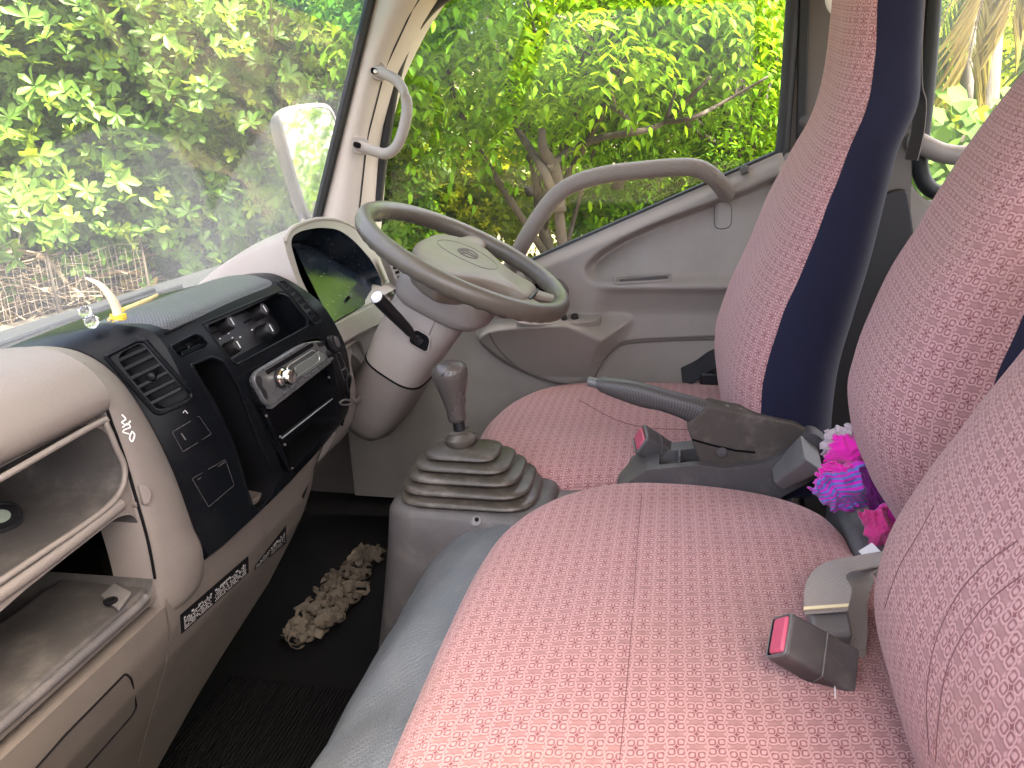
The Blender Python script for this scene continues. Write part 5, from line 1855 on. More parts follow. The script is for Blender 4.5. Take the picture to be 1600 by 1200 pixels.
def sheet(name, quad, X_, bulge, amp, freq, stretch, seed, mat, nu=46, nv=40, bow=0.0, depth=0.0):
    """A piece of thin cloth lying in folds: four corners seen from the cab door, bulged towards the viewer and creased."""
    a, b, c, d = [Vector((x, y, 0)) for x, y in quad]
    P, uv = [], []
    for i in range(nu):
        s = i / (nu - 1)
        for j in range(nv):
            t = j / (nv - 1)
            s2 = s + 0.05 * noise.noise(Vector((t * 4, seed, 0))) * math.sin(math.pi * s)
            p = a.lerp(b, s2).lerp(d.lerp(c, s2), t)
            # ragged outline
            ed = 1 - min(1, 6 * min(s, 1 - s, t, 1 - t))
            p += Vector((noise.noise(Vector((s * 7, t * 7, seed))), noise.noise(Vector((s * 7, t * 7, seed + 4))), 0)) * 7 * ed
            w = at(p.x, p.y, X=X_ + depth * t)
            q = Vector((s * freq, t * freq * stretch, seed))
            h = bulge * (math.sin(math.pi * s) * math.sin(math.pi * t)) ** 0.6
            ridge = 0.5 - abs(noise.noise(q)) * 1.6
            h += amp * (ridge + 0.5 * (0.5 - abs(noise.noise(q * 2.1 + Vector((3, 1, 2)))) * 1.6) + 0.15 * noise.noise(q * 5))
            P.append(w - FW * h)
            uv.append((s * 0.075 + 0.002 * noise.noise(q * 2), t * 0.06))
    o = obj(name, gridgeo(P, nu, nv), mat, cloth, smooth=180, uv=uv)
    sm = o.modifiers.new('thick', 'SOLIDIFY')
    sm.thickness = 0.0022
    sm.offset = -1
    return o


sheet('grey_cloth', [(1280, 712), (1292, 668), (1340, 660), (1352, 706)], 0.10, 0.022, 0.006, 2.6, 1.0, 1.3, M['greycloth'])
sheet('magenta_cloth', [(1284, 722), (1300, 680), (1346, 680), (1362, 740)], 0.078, 0.026, 0.007, 2.2, 0.8, 2.9, M['magenta'])
sheet('magenta_fold', [(1272, 742), (1290, 722), (1348, 726), (1340, 756)], 0.062, 0.016, 0.009, 3.2, 0.8, 5.1, M['magenta'])
sheet('striped_cloth', [(1300, 798), (1276, 742), (1352, 720), (1370, 796)], 0.052, 0.022, 0.010, 2.4, 0.7, 7.4, M['striped'])
sheet('striped_fold', [(1302, 802), (1262, 764), (1284, 740), (1342, 790)], 0.045, 0.012, 0.009, 2.6, 0.8, 3.7, M['striped'])
sheet('purple_lining', [(1344, 730), (1372, 736), (1406, 800), (1356, 800)], 0.030, 0.004, 0.006, 2.8, 0.7, 9.9, M['purple'])
sheet('magenta_tail', [(1364, 800), (1400, 770), (1412, 792), (1384, 838)], 0.012, 0.010, 0.008, 3.0, 0.7, 4.4, M['magenta'])
sheet('pink_strap', [(1342, 800), (1388, 790), (1398, 836), (1360, 866)], -0.005, 0.010, 0.007, 2.6, 0.6, 6.2, M['hot_pink'])
lq = [at(x, y, X=X_) for x, y, X_ in ((1341, 861, -0.045), (1362, 848, -0.05), (1376, 862, -0.06), (1372, 880, -0.06), (1356, 877, -0.055))]
obj('care_label', loft([lq, [p - FW * 0.0015 for p in lq]]), M['white'], cloth, smooth=0)
# dark gap cover and grey plastic below the cloth
obj('hinge_cover', box((0.03, -0.275, 0.585), 0.28, 0.07, 0.10), M['grey_smooth'], bench, bevel=0.012)

horn = thing('horn_ornament', 'curved ivory horn tied with yellow string on the dash top', 'ornament', tuple(at(187, 496, X=-0.20)))
hpth = [at(x, y, X=X_) for x, y, X_ in ((186, 500, -0.196), (182, 482, -0.196), (172, 463, -0.20), (156, 445, -0.204), (133, 434, -0.21))]
hq = catmull(hpth, 7)
obj('horn', tube(hq, [lerp_tab([(0, 0.0068), (0.3, 0.0062), (0.7, 0.0042), (1, 0.0014)], i / (len(hq) - 1)) for i in range(len(hq))], 14, flat=0.75), plastic('old_ivory', (0.60, 0.53, 0.40), 0.4, 500, 0.1, 0.3), horn)
ys = simple('yellow_string', (0.62, 0.47, 0.06), 0.8)
for k in range(3):
    cpt = hq[1 + k]
    tt = (hq[2 + k] - hq[k]).normalized()
    pts = []
    a1 = tt.cross(Vector((0, 0, 1))).normalized()
    a2 = tt.cross(a1)
    for j in range(14):
        a = 2 * math.pi * j / 14
        pts.append(cpt + a1 * (0.0078 * math.cos(a)) + a2 * (0.0068 * math.sin(a)) + tt * (0.001 * math.sin(a * 2 + k)))
    obj('string', tube(pts, 0.0013, 6, closed=True), ys, horn)
for q in ([(184, 490), (190, 482), (194, 484), (188, 490)], [(186, 492), (180, 500), (176, 503)], [(187, 492), (193, 499), (197, 496)]):
    obj('string', tube(catmull([at(x, y, X=-0.192) for x, y in q], 4), 0.0011, 6), ys, horn)
stick = obj('wooden_stick', tube([at(170, 500, X=-0.17), at(194, 486, X=-0.12), at(222, 474, X=-0.07), at(246, 461, X=-0.03)], [0.003, 0.005, 0.0045, 0.0022], 10, flat=0.6), plastic('pale_wood', (0.55, 0.46, 0.22), 0.6, 400, 0.2, 0.3), None)
tag(stick, 'pale yellow wooden stick lying along the windscreen behind the dash pad', 'stick')
kk = NT('clear_crystal')
kk.b.inputs['Base Color'].default_value = (0.93, 0.95, 0.96, 1)
kk.b.inputs['Roughness'].default_value = 0.08
kk.b.inputs['Transmission Weight'].default_value = 0.95
kk.b.inputs['IOR'].default_value = 1.4
bead = thing('crystal_beads', 'two clear faceted crystal beads beside the horn on the dash', 'ornament', tuple(at(145, 505, X=-0.2)))


def facet(c, r, n=8):
    return loft([[Vector(c) + Vector((math.cos(2 * math.pi * (k + o) / n) * r * s, math.sin(2 * math.pi * (k + o) / n) * r * s, r * h)) for k in range(n)] for s, h, o in ((0.45, -0.9, 0), (0.95, -0.35, 0.5), (0.95, 0.35, 0), (0.45, 0.9, 0.5))])


obj('bead', facet(at(143, 502, X=-0.20), 0.0085), kk.m, bead, smooth=0)
obj('bead', facet(at(133, 487, X=-0.20), 0.0075), kk.m, bead, smooth=0)
tape = thing('tape_roll', 'round black tape roll with a pale face lying in the upper tray', 'tape roll', tuple(at(8, 830, X=-0.40)))
tc = at(2, 818, X=-0.385)
tax = (EYE - tc).normalized() * 0.45 + Vector((0.0, -0.1, 0.9))
obj('roll', revolve(tc, tax, [(0.019, -0.012), (0.0195, -0.011), (0.0195, 0.011), (0.019, 0.012), (0.0165, 0.012), (0.016, 0.0105)], 30), M['black_soft'], tape)
obj('roll_face', revolve(tc, tax, [(0.016, 0.0098), (0.006, 0.0108), (0.001, 0.0108)], 24), plastic('tape_face', (0.20, 0.24, 0.20), 0.5, 500, 0, 0.5), tape)
# shaggy loop mat in the far footwell
mat_ = thing('loop_mat', 'small tan mat of curled cloth loops on the dark footwell floor', 'mat', tuple(at(520, 935, Z=0.262)))
mpoly = np.array([(438, 1000), (455, 984), (470, 955), (490, 925), (522, 893), (560, 862), (596, 843), (602, 850), (588, 880), (577, 905), (560, 938), (525, 977), (497, 998), (462, 1007)], float)
mm = plastic('tan_cloth', (0.165, 0.140, 0.108), 0.85, 300, 0.3, 0.5, spec=0.1)
bk = [at(x, y, Z=0.258) for x, y in mpoly]
obj('backing', loft([bk, [p + Vector((0, 0, 0.004)) for p in bk]]), M['carpet'], mat_)
loops = []
cnt = 0
rr = random.Random(3)
while cnt < 160:
    x, y = rr.uniform(436, 604), rr.uniform(842, 1010)
    if sdf(mpoly, np.array([[x, y]]))[0] > -2:
        continue
    cnt += 1
    c = at(x, y, Z=0.262)
    a0 = rr.uniform(0, 6.28)
    r = rr.uniform(0.008, 0.015)
    arc = rr.uniform(3.2, 5.6)
    hgt = rr.uniform(0.006, 0.013)
    lean = Vector((rr.uniform(-0.9, 0.9), rr.uniform(-0.9, 0.9), 1)).normalized()
    e1 = lean.orthogonal().normalized()
    e2 = lean.cross(e1)
    top, bot = [], []
    for k in range(9):
        a = a0 + arc * k / 8
        rr_ = r * (1 - 0.25 * k / 8)
        p = c + e1 * (rr_ * math.cos(a)) + e2 * (rr_ * math.sin(a))
        bot.append(p)
        top.append(p + lean * hgt + (p - c) * 0.35)
    V = bot + top + [q + (q - c).normalized() * 0.0016 for q in bot] + [q + (q - c).normalized() * 0.0016 for q in top]
    F = []
    for k in range(8):
        F += [(k, k + 1, 9 + k + 1, 9 + k), (18 + k, 27 + k, 27 + k + 1, 18 + k + 1), (9 + k, 9 + k + 1, 27 + k + 1, 27 + k)]
    loops.append((V, F))
obj('loop_pile', join(*loops), mm, mat_, smooth=60, kind='stuff')
# pedals deep in the driver's footwell
for x, l in ((0.30, 'flat black clutch pedal in the shadow under the column'), (0.40, 'flat black brake pedal in the shadow under the column')):
    pd = thing('pedal', l, 'pedal', (x, 0.80, 0.40))
    obj('pedal_pad', box((x, 0.76, 0.42), 0.06, 0.012, 0.055), M['rubber'], pd, bevel=0.004)
    obj('pedal_arm', tube([Vector((x, 0.77, 0.42)), Vector((x, 0.84, 0.52)), Vector((x, 0.86, 0.66))], 0.008, 8), M['black_soft'], pd)

# ================================================================== JUST OUTSIDE THE GLASS
wip = thing('wiper', 'black wiper blade resting along the bottom of the windscreen outside', 'wiper', (0.0, 0.86, 0.92))
wa, wb = at(-60, 578, Y=0.853), at(284, 449, Y=0.853)
obj('wiper_blade', tube([wa, wa.lerp(wb, 0.5) + Vector((0, 0, 0.004)), wb], [0.0085, 0.010, 0.006], 8, up=(0, 0, 1), flat=0.5), M['rubber'], wip)
wa2, wb2 = at(-60, 566, Y=0.868), at(240, 454, Y=0.868)
obj('wiper_arm', tube([wa2, wb2], [0.0075, 0.005], 8), M['black_soft'], wip)
cowl = obj('cowl_panel', box((0.0, 0.93, 0.872), 1.5, 0.17, 0.03), M['black_soft'], cab, bevel=0.006)
mir = thing('wing_mirror', 'grey framed wing mirror outside the far end of the windscreen', 'mirror', tuple(at(490, 250, X=0.98)))
mo = [(438, 190), (443, 175), (462, 166), (500, 162), (517, 168), (526, 186), (530, 205), (512, 290), (498, 336), (490, 346), (482, 340), (470, 306), (452, 246)]
mP = at(485, 250, X=1.0)
mn = (Vector((0.14, -1.0, 0.06)).normalized() - (mP - EYE).normalized()).normalized()
MP = Plane(mP, mn)
ring0 = catmull(MP.poly(mo), 4, True)
cm = sum(ring0, Vector()) / len(ring0)
rg_ = [ring0]
for d_, s_ in ((-0.004, 1.02), (-0.03, 1.02), (-0.06, 0.9), (-0.075, 0.6)):
    rg_.append([cm + (p - cm) * s_ + MP.n * d_ for p in ring0])
inn = [[cm + (p - cm) * 0.93 + MP.n * 0.003 for p in ring0]]
obj('mirror_housing', loft([[cm + (p - cm) * 0.90 - MP.n * 0.002 for p in ring0], [cm + (p - cm) * 0.93 + MP.n * 0.003 for p in ring0]] + rg_), M['mirror_grey'], mir, smooth=50)
gi = [cm + (p - cm) * 0.915 for p in ring0]
obj('mirror_glass', loft([gi, [p + MP.n * 0.0008 for p in gi]]), simple('mirror_glass', (0.55, 0.58, 0.57), 0.03, 1.0), mir, smooth=0)
obj('mirror_stay', tube([cm - MP.n * 0.05, cm - MP.n * 0.03 + Vector((-0.06, 0.0, -0.22)), Vector((0.80, cm.y - 0.04, 0.82))], 0.012, 10), M['black_soft'], mir)

# ================================================================== OUTSIDE: GROUND, TREES, BRUSH
GZ = -0.75
kk = NT('leaf_litter_ground')
v = kk.coord('Object')
n1, n2 = kk.noise(v, 1.3, 6.0, 0.65), kk.noise(v, 14.0, 6.0, 0.7)
c_ = kk.mix(kk.sstep(n1, 0.4, 0.62), (0.11, 0.078, 0.048, 1), (0.05, 0.068, 0.02, 1))
c_ = kk.mix(kk.math('MULTIPLY', kk.sstep(n2, 0.5, 0.7), 0.6), c_, (0.17, 0.12, 0.075, 1))
kk.link(c_, kk.b.inputs['Base Color'])
kk.b.inputs['Roughness'].default_value = 0.95
kk.link(kk.bump(n2, 0.9, 0.05), kk.b.inputs['Normal'])
Pg = []
NG = 90
for i in range(NG):
    for j in range(NG):
        x, y = -45 + 100 * i / (NG - 1), -45 + 100 * j / (NG - 1)
        d = max(0.0, (x - 1.5) * 0.75 + (y - 1.0) * 0.45 - 2.0)
        z = GZ + 0.9 * (1 - math.exp(-d / 5)) + noise.noise(Vector((x * 0.35, y * 0.35, 0))) * 0.22 * min(1, d) + min(6.0, max(0, d - 26) * 0.35)
        Pg.append(Vector((x, y, z)))
gobj = obj('ground', gridgeo(Pg, NG, NG), kk.m, None, smooth=180)
gobj['kind'] = 'structure'


def gz(x, y):
    d = max(0.0, (x - 1.5) * 0.75 + (y - 1.0) * 0.45 - 2.0)
    return GZ + 0.9 * (1 - math.exp(-d / 5)) + noise.noise(Vector((x * 0.35, y * 0.35, 0))) * 0.22 * min(1, d) + min(6.0, max(0, d - 26) * 0.35)


LM = {
    'broad': leafmat('broad_leaf', (0.042, 0.105, 0.020), (0.085, 0.175, 0.022), (0.22, 0.30, 0.02), 0.38, 0.42, 0.22),
    'pinnate': leafmat('pinnate_leaf', (0.028, 0.10, 0.004), (0.09, 0.235, 0.005), (0.26, 0.38, 0.010), 0.50, 0.55, 0.15),
    'lime': leafmat('lime_shrub_leaf', (0.06, 0.13, 0.010), (0.20, 0.27, 0.012), (0.40, 0.42, 0.02), 0.60, 0.6, 0.1),
    'far': leafmat('woodland_leaf', (0.035, 0.085, 0.020), (0.08, 0.17, 0.030), (0.17, 0.26, 0.04), 0.42, 0.5),
    'vine': leafmat('vine_leaf', (0.022, 0.07, 0.010), (0.045, 0.115, 0.016), (0.085, 0.165, 0.025), 0.40, 0.6, 0.12),
    'dry': leafmat('dry_frond_leaf', (0.28, 0.19, 0.06), (0.42, 0.31, 0.10), (0.55, 0.46, 0.18), 0.35, 0.6),
    'palm': leafmat('palm_leaf', (0.04, 0.09, 0.03), (0.08, 0.16, 0.05), (0.18, 0.26, 0.08), 0.40, 0.4),
}
BK = {
    'palm': barkmat('palm_bark', (0.055, 0.048, 0.040), (0.13, 0.115, 0.095), 14.0),
    'dark': barkmat('dark_bark', (0.018, 0.014, 0.011), (0.060, 0.047, 0.035)),
    'tan': barkmat('tan_bark', (0.13, 0.095, 0.06), (0.30, 0.23, 0.15)),
    'grey': barkmat('grey_bark', (0.12, 0.105, 0.09), (0.30, 0.27, 0.23)),
    'dry': barkmat('dry_wood', (0.09, 0.062, 0.04), (0.24, 0.18, 0.12), 22.0),
}


def leaves(name, B, D, U, ln, wd, tint, mat, parent=None, obov=False, kind=None):
    """Many leaves at once (numpy): base, direction, face normal, length, width, tint per leaf."""
    n = len(B)
    D = D / np.linalg.norm(D, axis=1, keepdims=True)
    Sd = np.cross(D, U)
    Sd /= np.maximum(1e-6, np.linalg.norm(Sd, axis=1, keepdims=True))
    N = np.cross(Sd, D)
    ln = np.broadcast_to(ln, (n,))[:, None]
    wd = np.broadcast_to(wd, (n,))[:, None]
    a, b = (0.36, 0.74) if obov else (0.28, 0.66)
    wa_, wb_ = (0.34, 0.5) if obov else (0.5, 0.36)
    T = [(0, 0, 0), (0.5, 0, -0.05), (1.0, 0, -0.14), (a, wa_, 0.03), (b, wb_, 0.0), (a, -wa_, 0.03), (b, -wb_, 0.0)]
    V = np.stack([B + D * ln * t[0] + Sd * wd * t[1] + N * ln * t[2] for t in T], 1).reshape(-1, 3)
    tr = np.array([(0, 1, 3), (1, 4, 3), (1, 2, 4), (0, 5, 1), (1, 5, 6), (1, 6, 2)], np.int32)
    idx = (tr[None] + (np.arange(n, dtype=np.int32) * 7)[:, None, None]).reshape(-1)
    nf = n * 6
    me = bpy.data.meshes.new(name)
    me.vertices.add(len(V))
    me.vertices.foreach_set('co', V.astype(np.float32).ravel())
    me.loops.add(len(idx))
    me.loops.foreach_set('vertex_index', idx)
    me.polygons.add(nf)
    me.polygons.foreach_set('loop_start', np.arange(0, nf * 3, 3, dtype=np.int32))
    me.polygons.foreach_set('loop_total', np.full(nf, 3, np.int32))
    me.update(calc_edges=True)
    at_ = me.attributes.new('tint', 'FLOAT', 'POINT')
    at_.data.foreach_set('value', np.repeat(np.clip(tint, 0, 1), 7).astype(np.float32))
    me.materials.append(mat)
    me.polygons.foreach_set('use_smooth', [True] * nf)
    o = bpy.data.objects.new(name, me)
    COL.objects.link(o)
    if parent is not None:
        o.parent = parent
        o.location = -world_origin(parent)
    if kind:
        o['kind'] = kind
    return o


def unit(v):
    return v / np.maximum(1e-9, np.linalg.norm(v, axis=-1, keepdims=True))


def crown_points(c, r, n, rg, lump=1.2, hollow=0.35, keep=0.5, gap=0.0):
    """Points through a crown, gathered in clumps by noise and denser towards the outside."""
    out = []
    c = np.asarray(c)
    while len(out) < n:
        v = rg.normal(size=3)
        v /= np.linalg.norm(v)
        rad = hollow + (1 - hollow) * rg.random() ** 0.6
        k = 1 + 0.28 * noise.noise(Vector(v * 2.3) + Vector(c))
        p = c + v * np.asarray(r) * rad * k
        q = noise.noise(Vector(p * lump))
        if q < gap and rg.random() > keep:
            continue
        out.append(p)
    return np.array(out)


def limbs(base, top, tips, r0, rg, nlimb=10):
    """Trunk and limbs as one continuous piece of bark."""
    base, top = Vector(base), Vector(top)
    gs = []
    mid = [base.lerp(top, t) + Vector((noise.noise(Vector((t * 3, base.x, 1))), noise.noise(Vector((t * 3, base.y, 7))), 0)) * 0.12 * (top - base).length * t * (1 - t) * 3 for t in (0, 0.3, 0.6, 1)]
    tk = catmull(mid, 6)
    gs.append(tube(tk, [r0 * (1.25 - 0.85 * i / (len(tk) - 1)) for i in range(len(tk))], 10))
    sel = rg.choice(len(tips), min(nlimb, len(tips)), replace=False)
    for s in sel:
        tip = Vector(tips[s])
        a = tk[int(len(tk) * (0.35 + 0.6 * rg.random()))]
        m = a.lerp(tip, 0.5) + Vector((0, 0, 0.12 * (tip - a).length)) + Vector(rg.normal(size=3)) * 0.08 * (tip - a).length
        q = catmull([a, m, tip], 6)
        ra = r0 * (0.25 + 0.3 * rg.random())
        gs.append(tube(q, [ra * (1 - 0.86 * i / (len(q) - 1)) for i in range(len(q))], 7))
        for _ in range(2):
            b = q[int(len(q) * (0.4 + 0.5 * rg.random()))]
            e = b + (Vector(rg.normal(size=3)) * 0.5 + (tip - a).normalized()) * 0.35 * (tip - a).length
            q2 = catmull([b, b.lerp(e, 0.5) + Vector(rg.normal(size=3)) * 0.04, e], 4)
            gs.append(tube(q2, [ra * 0.35 * (1 - 0.8 * i / (len(q2) - 1)) for i in range(len(q2))], 5))
    return join(*gs)


def rosette_crown(P, c, rg, per, ln, wd, new=0.12):
    """Whorls of leaves at twig tips: returns arrays for leaves()."""
    n = len(P)
    c = np.asarray(c)
    ax = unit(unit(P - c) * 0.5 + np.array([0, 0, 0.55]) + rg.normal(size=(n, 3)) * 0.35)
    e1 = unit(np.cross(ax, rg.normal(size=(n, 3))))
    e2 = np.cross(ax, e1)
    base_t = 0.30 + 0.20 * rg.random(n) + 0.18 * np.array([noise.noise(Vector(p * 0.9)) for p in P])
    young = rg.random(n) < new
    base_t = np.where(young, 0.70 + 0.3 * rg.random(n), base_t)
    small = np.where(young, 0.75, 1.0)
    B, D, U, T, Ls = [], [], [], [], []
    for k in range(per):
        a = 2 * math.pi * k / per + rg.random(n) * 0.7
        sp = 0.75 + 0.5 * rg.random(n)
        d = ax * (0.35 + 0.35 * rg.random(n))[:, None] + (e1 * np.cos(a)[:, None] + e2 * np.sin(a)[:, None]) * sp[:, None] + np.array([0, 0, -0.10])
        B.append(P + ax * (0.02 * rg.random(n))[:, None])
        D.append(d)
        U.append(ax + rg.normal(size=(n, 3)) * 0.25)
        T.append(base_t + rg.normal(size=n) * 0.07)
        Ls.append(ln * small * (0.7 + 0.5 * rg.random(n)))
    Ls = np.concatenate(Ls)
    return np.concatenate(B), np.concatenate(D), np.concatenate(U), Ls, Ls * wd, np.concatenate(T)


def pinnate_crown(P, c, rg, pairs, spray, ln, wd, droop=0.5):
    n = len(P)
    c = np.asarray(c)
    d0 = unit(unit(P - c) * np.array([1, 1, 0.2]) + rg.normal(size=(n, 3)) * 0.55 + np.array([0, 0, -0.1]))
    side = unit(np.cross(d0, np.array([0, 0, 1.0]) + rg.normal(size=(n, 3)) * 0.25))
    base_t = 0.42 + 0.16 * rg.random(n) + 0.28 * np.array([noise.noise(Vector(p * 1.1)) for p in P])
    sl_ = spray * (0.7 + 0.6 * rg.random(n))
    B, D, U, T, Ls = [], [], [], [], []
    for k in range(pairs + 1):
        t = (k + 0.5) / (pairs + 0.5)
        pos = P + d0 * (sl_ * t)[:, None] + np.array([0, 0, -1.0]) * (droop * sl_ * t * t)[:, None]
        tang = d0 + np.array([0, 0, -1.0]) * (2 * droop * t)
        for s in ((-1, 1) if k < pairs else (0,)):
            d = side * s + unit(tang) * (0.55 if s else 1.0) + np.array([0, 0, -0.25]) + rg.normal(size=(n, 3)) * 0.12
            B.append(pos)
            D.append(d)
            U.append(np.array([0, 0, 1.0]) + rg.normal(size=(n, 3)) * 0.3)
            T.append(base_t + rg.normal(size=n) * 0.06)
            Ls.append(ln * (0.75 + 0.4 * rg.random(n)) * (1 - 0.25 * abs(t - 0.55)))
    Ls = np.concatenate(Ls)
    return np.concatenate(B), np.concatenate(D), np.concatenate(U), Ls, Ls * wd, np.concatenate(T)


def tree(name, label, c, r, n, kind, lm, bk, trunk_base, trunk_top, r0, seed, group=None, **kw):
    rg = np.random.default_rng(seed)
    t = thing(name, label, 'tree' if 'shrub' not in name else 'shrub', tuple(trunk_base), group)
    P = crown_points(c, r, n, rg, kw.get('lump', 1.2), kw.get('hollow', 0.35), kw.get('keep', 0.3), kw.get('gap', -0.05))
    if kind == 'rosette':
        A = rosette_crown(P, c, rg, kw.get('per', 7), kw.get('ln', 0.12), kw.get('wd', 0.42), kw.get('new', 0.12))
        obj_l = leaves('crown', *A, LM[lm], t, obov=True)
    else:
        A = pinnate_crown(P, c, rg, kw.get('pairs', 5), kw.get('spray', 0.4), kw.get('ln', 0.11), kw.get('wd', 0.40), kw.get('droop', 0.45))
        obj_l = leaves('crown', *A, LM[lm], t)
    obj('trunk', limbs(trunk_base, trunk_top, P, r0, rg, kw.get('nlimb', 12)), BK[bk], t, smooth=180)
    return t


def gpt(px, py, D):
    p = at(px, py, D=D)
    return Vector((p.x, p.y, gz(p.x, p.y) - 0.05))


# broad leaved trees beyond the windscreen
tree('broadleaf_tree', 'glossy broad leaved tree filling the left of the windscreen', at(130, 95, D=6.6), (1.9, 1.9, 1.75), 8000, 'rosette', 'broad', 'grey', gpt(170, 480, 7.0), at(150, 150, D=6.8), 0.06, 21, ln=0.088, new=0.12, gap=-0.2, keep=0.3, nlimb=6)
tree('broadleaf_tree', 'broad leaved tree with yellow young shoots behind the wing mirror', at(360, 215, D=7.0), (1.8, 1.8, 1.85), 8000, 'rosette', 'broad', 'grey', gpt(362, 500, 7.2), at(345, 220, D=7.2), 0.06, 22, ln=0.088, new=0.3, gap=-0.2, keep=0.3, nlimb=6)
tree('tall_tree', 'dark tall tree trunk rising straight behind the windscreen pillar', at(520, -260, D=11.5), (2.6, 2.6, 2.2), 1300, 'rosette', 'broad', 'dark', gpt(527, 430, 11.0), at(520, -280, D=11.0), 0.24, 23, ln=0.2, nlimb=6)
# feathery tree beyond the driver's window
WTb = gpt(885, 420, 6.4)
tree('feathery_tree', "bright green feathery tree leaning over the driver's window, dark forked trunk", at(860, -50, D=6.0), (1.9, 1.5, 1.15), 3300, 'pinnate', 'pinnate', 'dark', WTb, at(830, 190, D=6.2), 0.065, 24, pairs=5, spray=0.34, ln=0.085, wd=0.44, droop=0.45, gap=0.04, keep=0.10, lump=1.5, nlimb=10)
tree('feathery_tree', 'olive green feathery tree at the rear edge of the driver window', at(1150, 60, D=7.2), (1.3, 1.3, 1.3), 2600, 'pinnate', 'pinnate', 'dark', gpt(1150, 420, 7.4), at(1130, 150, D=7.2), 0.07, 25, pairs=5, spray=0.32, ln=0.075, wd=0.38, droop=0.5, gap=0.0, keep=0.12, lump=1.6)
# boughs that cross the window
bo = thing('leaning_tree', 'leafless dark boughs forking across the window behind the green sprays', 'tree', tuple(gpt(884, 470, 5.1)))
bs_ = []
for q, r_ in (([(884, 470), (878, 380), (872, 330), (856, 280), (828, 232), (800, 190)], 0.075), ([(872, 330), (868, 270), (850, 235), (846, 200)], 0.085), ([(858, 262), (890, 235), (940, 215), (1000, 205), (1040, 190), (1080, 150), (1110, 120)], 0.045), ([(985, 208), (975, 180), (940, 165), (905, 190)], 0.035), ([(1040, 190), (1080, 185), (1130, 160), (1200, 120)], 0.03), ([(1040, 190), (1050, 160), (1060, 130)], 0.025)):
    pq = [at(x, y, D=5.1 + 0.25 * math.sin(x * 0.05)) for x, y in q]
    if q[0] == (884, 470):
        pq = [gpt(884, 470, 5.1)] + pq
    pth = catmull(pq, 6)
    r_ *= 0.6
    bs_.append(tube(pth, [r_ * (1 - 0.6 * i / (len(pth) - 1)) * (1 + 0.15 * noise.noise(p * 4)) for i, p in enumerate(pth)], 9))
obj('trunk', join(*bs_), BK['dark'], bo, smooth=180)
vt = thing('vine_trunk', 'pale tan trunk wrapped in creeper near the rear edge of the window', 'tree', tuple(gpt(1090, 400, 8.0)))
pth = catmull([at(x, y, D=8.0) for x, y in ((1088, 420), (1090, 300), (1092, 220), (1100, 140), (1110, 60), (1120, -60))], 6)
obj('trunk', tube(pth, [0.13 * (1 + 0.2 * noise.noise(p * 3)) for p in pth], 12), BK['tan'], vt, smooth=180)
rg = np.random.default_rng(31)
PV_ = np.array([tuple(at(1090 + rg.normal() * 22, rg.uniform(-40, 330), D=7.85 + rg.normal() * 0.1)) for _ in range(420)])
leaves('creeper', PV_, rg.normal(size=(420, 3)) * 0.5 + np.array([-0.5, 0, -0.6]), rg.normal(size=(420, 3)) * 0.4 + np.array([-1, 0, 0.4]), 0.10 + 0.05 * rg.random(420), 0.06, 0.3 + 0.4 * rg.random(420), LM['pinnate'], vt)
# arching bare stem
arch = obj('arching_stem', tube(catmull([at(x, y, D=5.2) for x, y in ((965, 175), (955, 140), (940, 95), (915, 50), (890, 32), (868, 26), (850, 40))], 6), 0.008, 6), BK['tan'], None)
tag(arch, 'thin pale stem arching down through the green leaves outside the window', 'stem')

# lime green saplings low in the window
sap = [(640, 300, 7.6, 0.50), (700, 320, 7.2, 0.42), (775, 318, 7.8, 0.52), (930, 330, 8.2, 0.6), (1010, 330, 8.4, 0.55), (600, 340, 6.8, 0.35), (1180, 290, 7.6, 0.5)]
sl_labels = ['lime yellow sapling left of the wheel rim in the window', 'lime yellow sapling directly above the hub pad', 'lime yellow sapling just left of the grab bar bend', 'green sapling seen under the middle of the grab bar', 'green sapling seen under the rear bend of the grab bar', 'small green sapling at the front corner of the window', 'green sapling beside the rear end of the sill']
for i, ((px, py, D, r), lb) in enumerate(zip(sap, sl_labels)):
    c = at(px, py, D=D)
    tree('sapling_shrub', lb, c, (r * 1.5, r * 1.5, r * 1.4), 700, 'rosette', 'lime' if i < 3 else 'pinnate', 'tan', gpt(px, py + 150, D), c, 0.018, 40 + i, 'saplings outside the window', per=5, ln=0.075, wd=0.5, new=0.3 if i < 3 else 0.1, hollow=0.1, nlimb=8, gap=-0.2)
# more low green growth
low = [(60, 300, 9.0, 0.9), (-60, 330, 8.0, 0.8), (250, 395, 8.6, 0.75), (330, 420, 7.6, 0.5), (470, 380, 8.5, 0.8), (30, 375, 6.6, 0.28)]
low_l = ['dark shaded bush at the left edge of the windscreen', 'dark bush just past the left edge of the photo', 'pale green bush behind the brush pile', 'low green bush at the foot of the shoot bearing tree', 'green bush below the wing mirror', 'small bright weed growing over the brush pile']
for i, ((px, py, D, r), lb) in enumerate(zip(low, low_l)):
    c = at(px, py, D=D)
    tree('green_shrub', lb, c, (r * 1.5, r * 1.5, r * 1.1), 520, 'rosette', 'broad', 'dark', gpt(px, py + 120, D), c, 0.02, 60 + i, 'bushes beyond the windscreen', per=6, ln=0.10 + 0.03 * (r > 0.6), wd=0.45, new=0.05, hollow=0.15, nlimb=8, gap=-0.2)

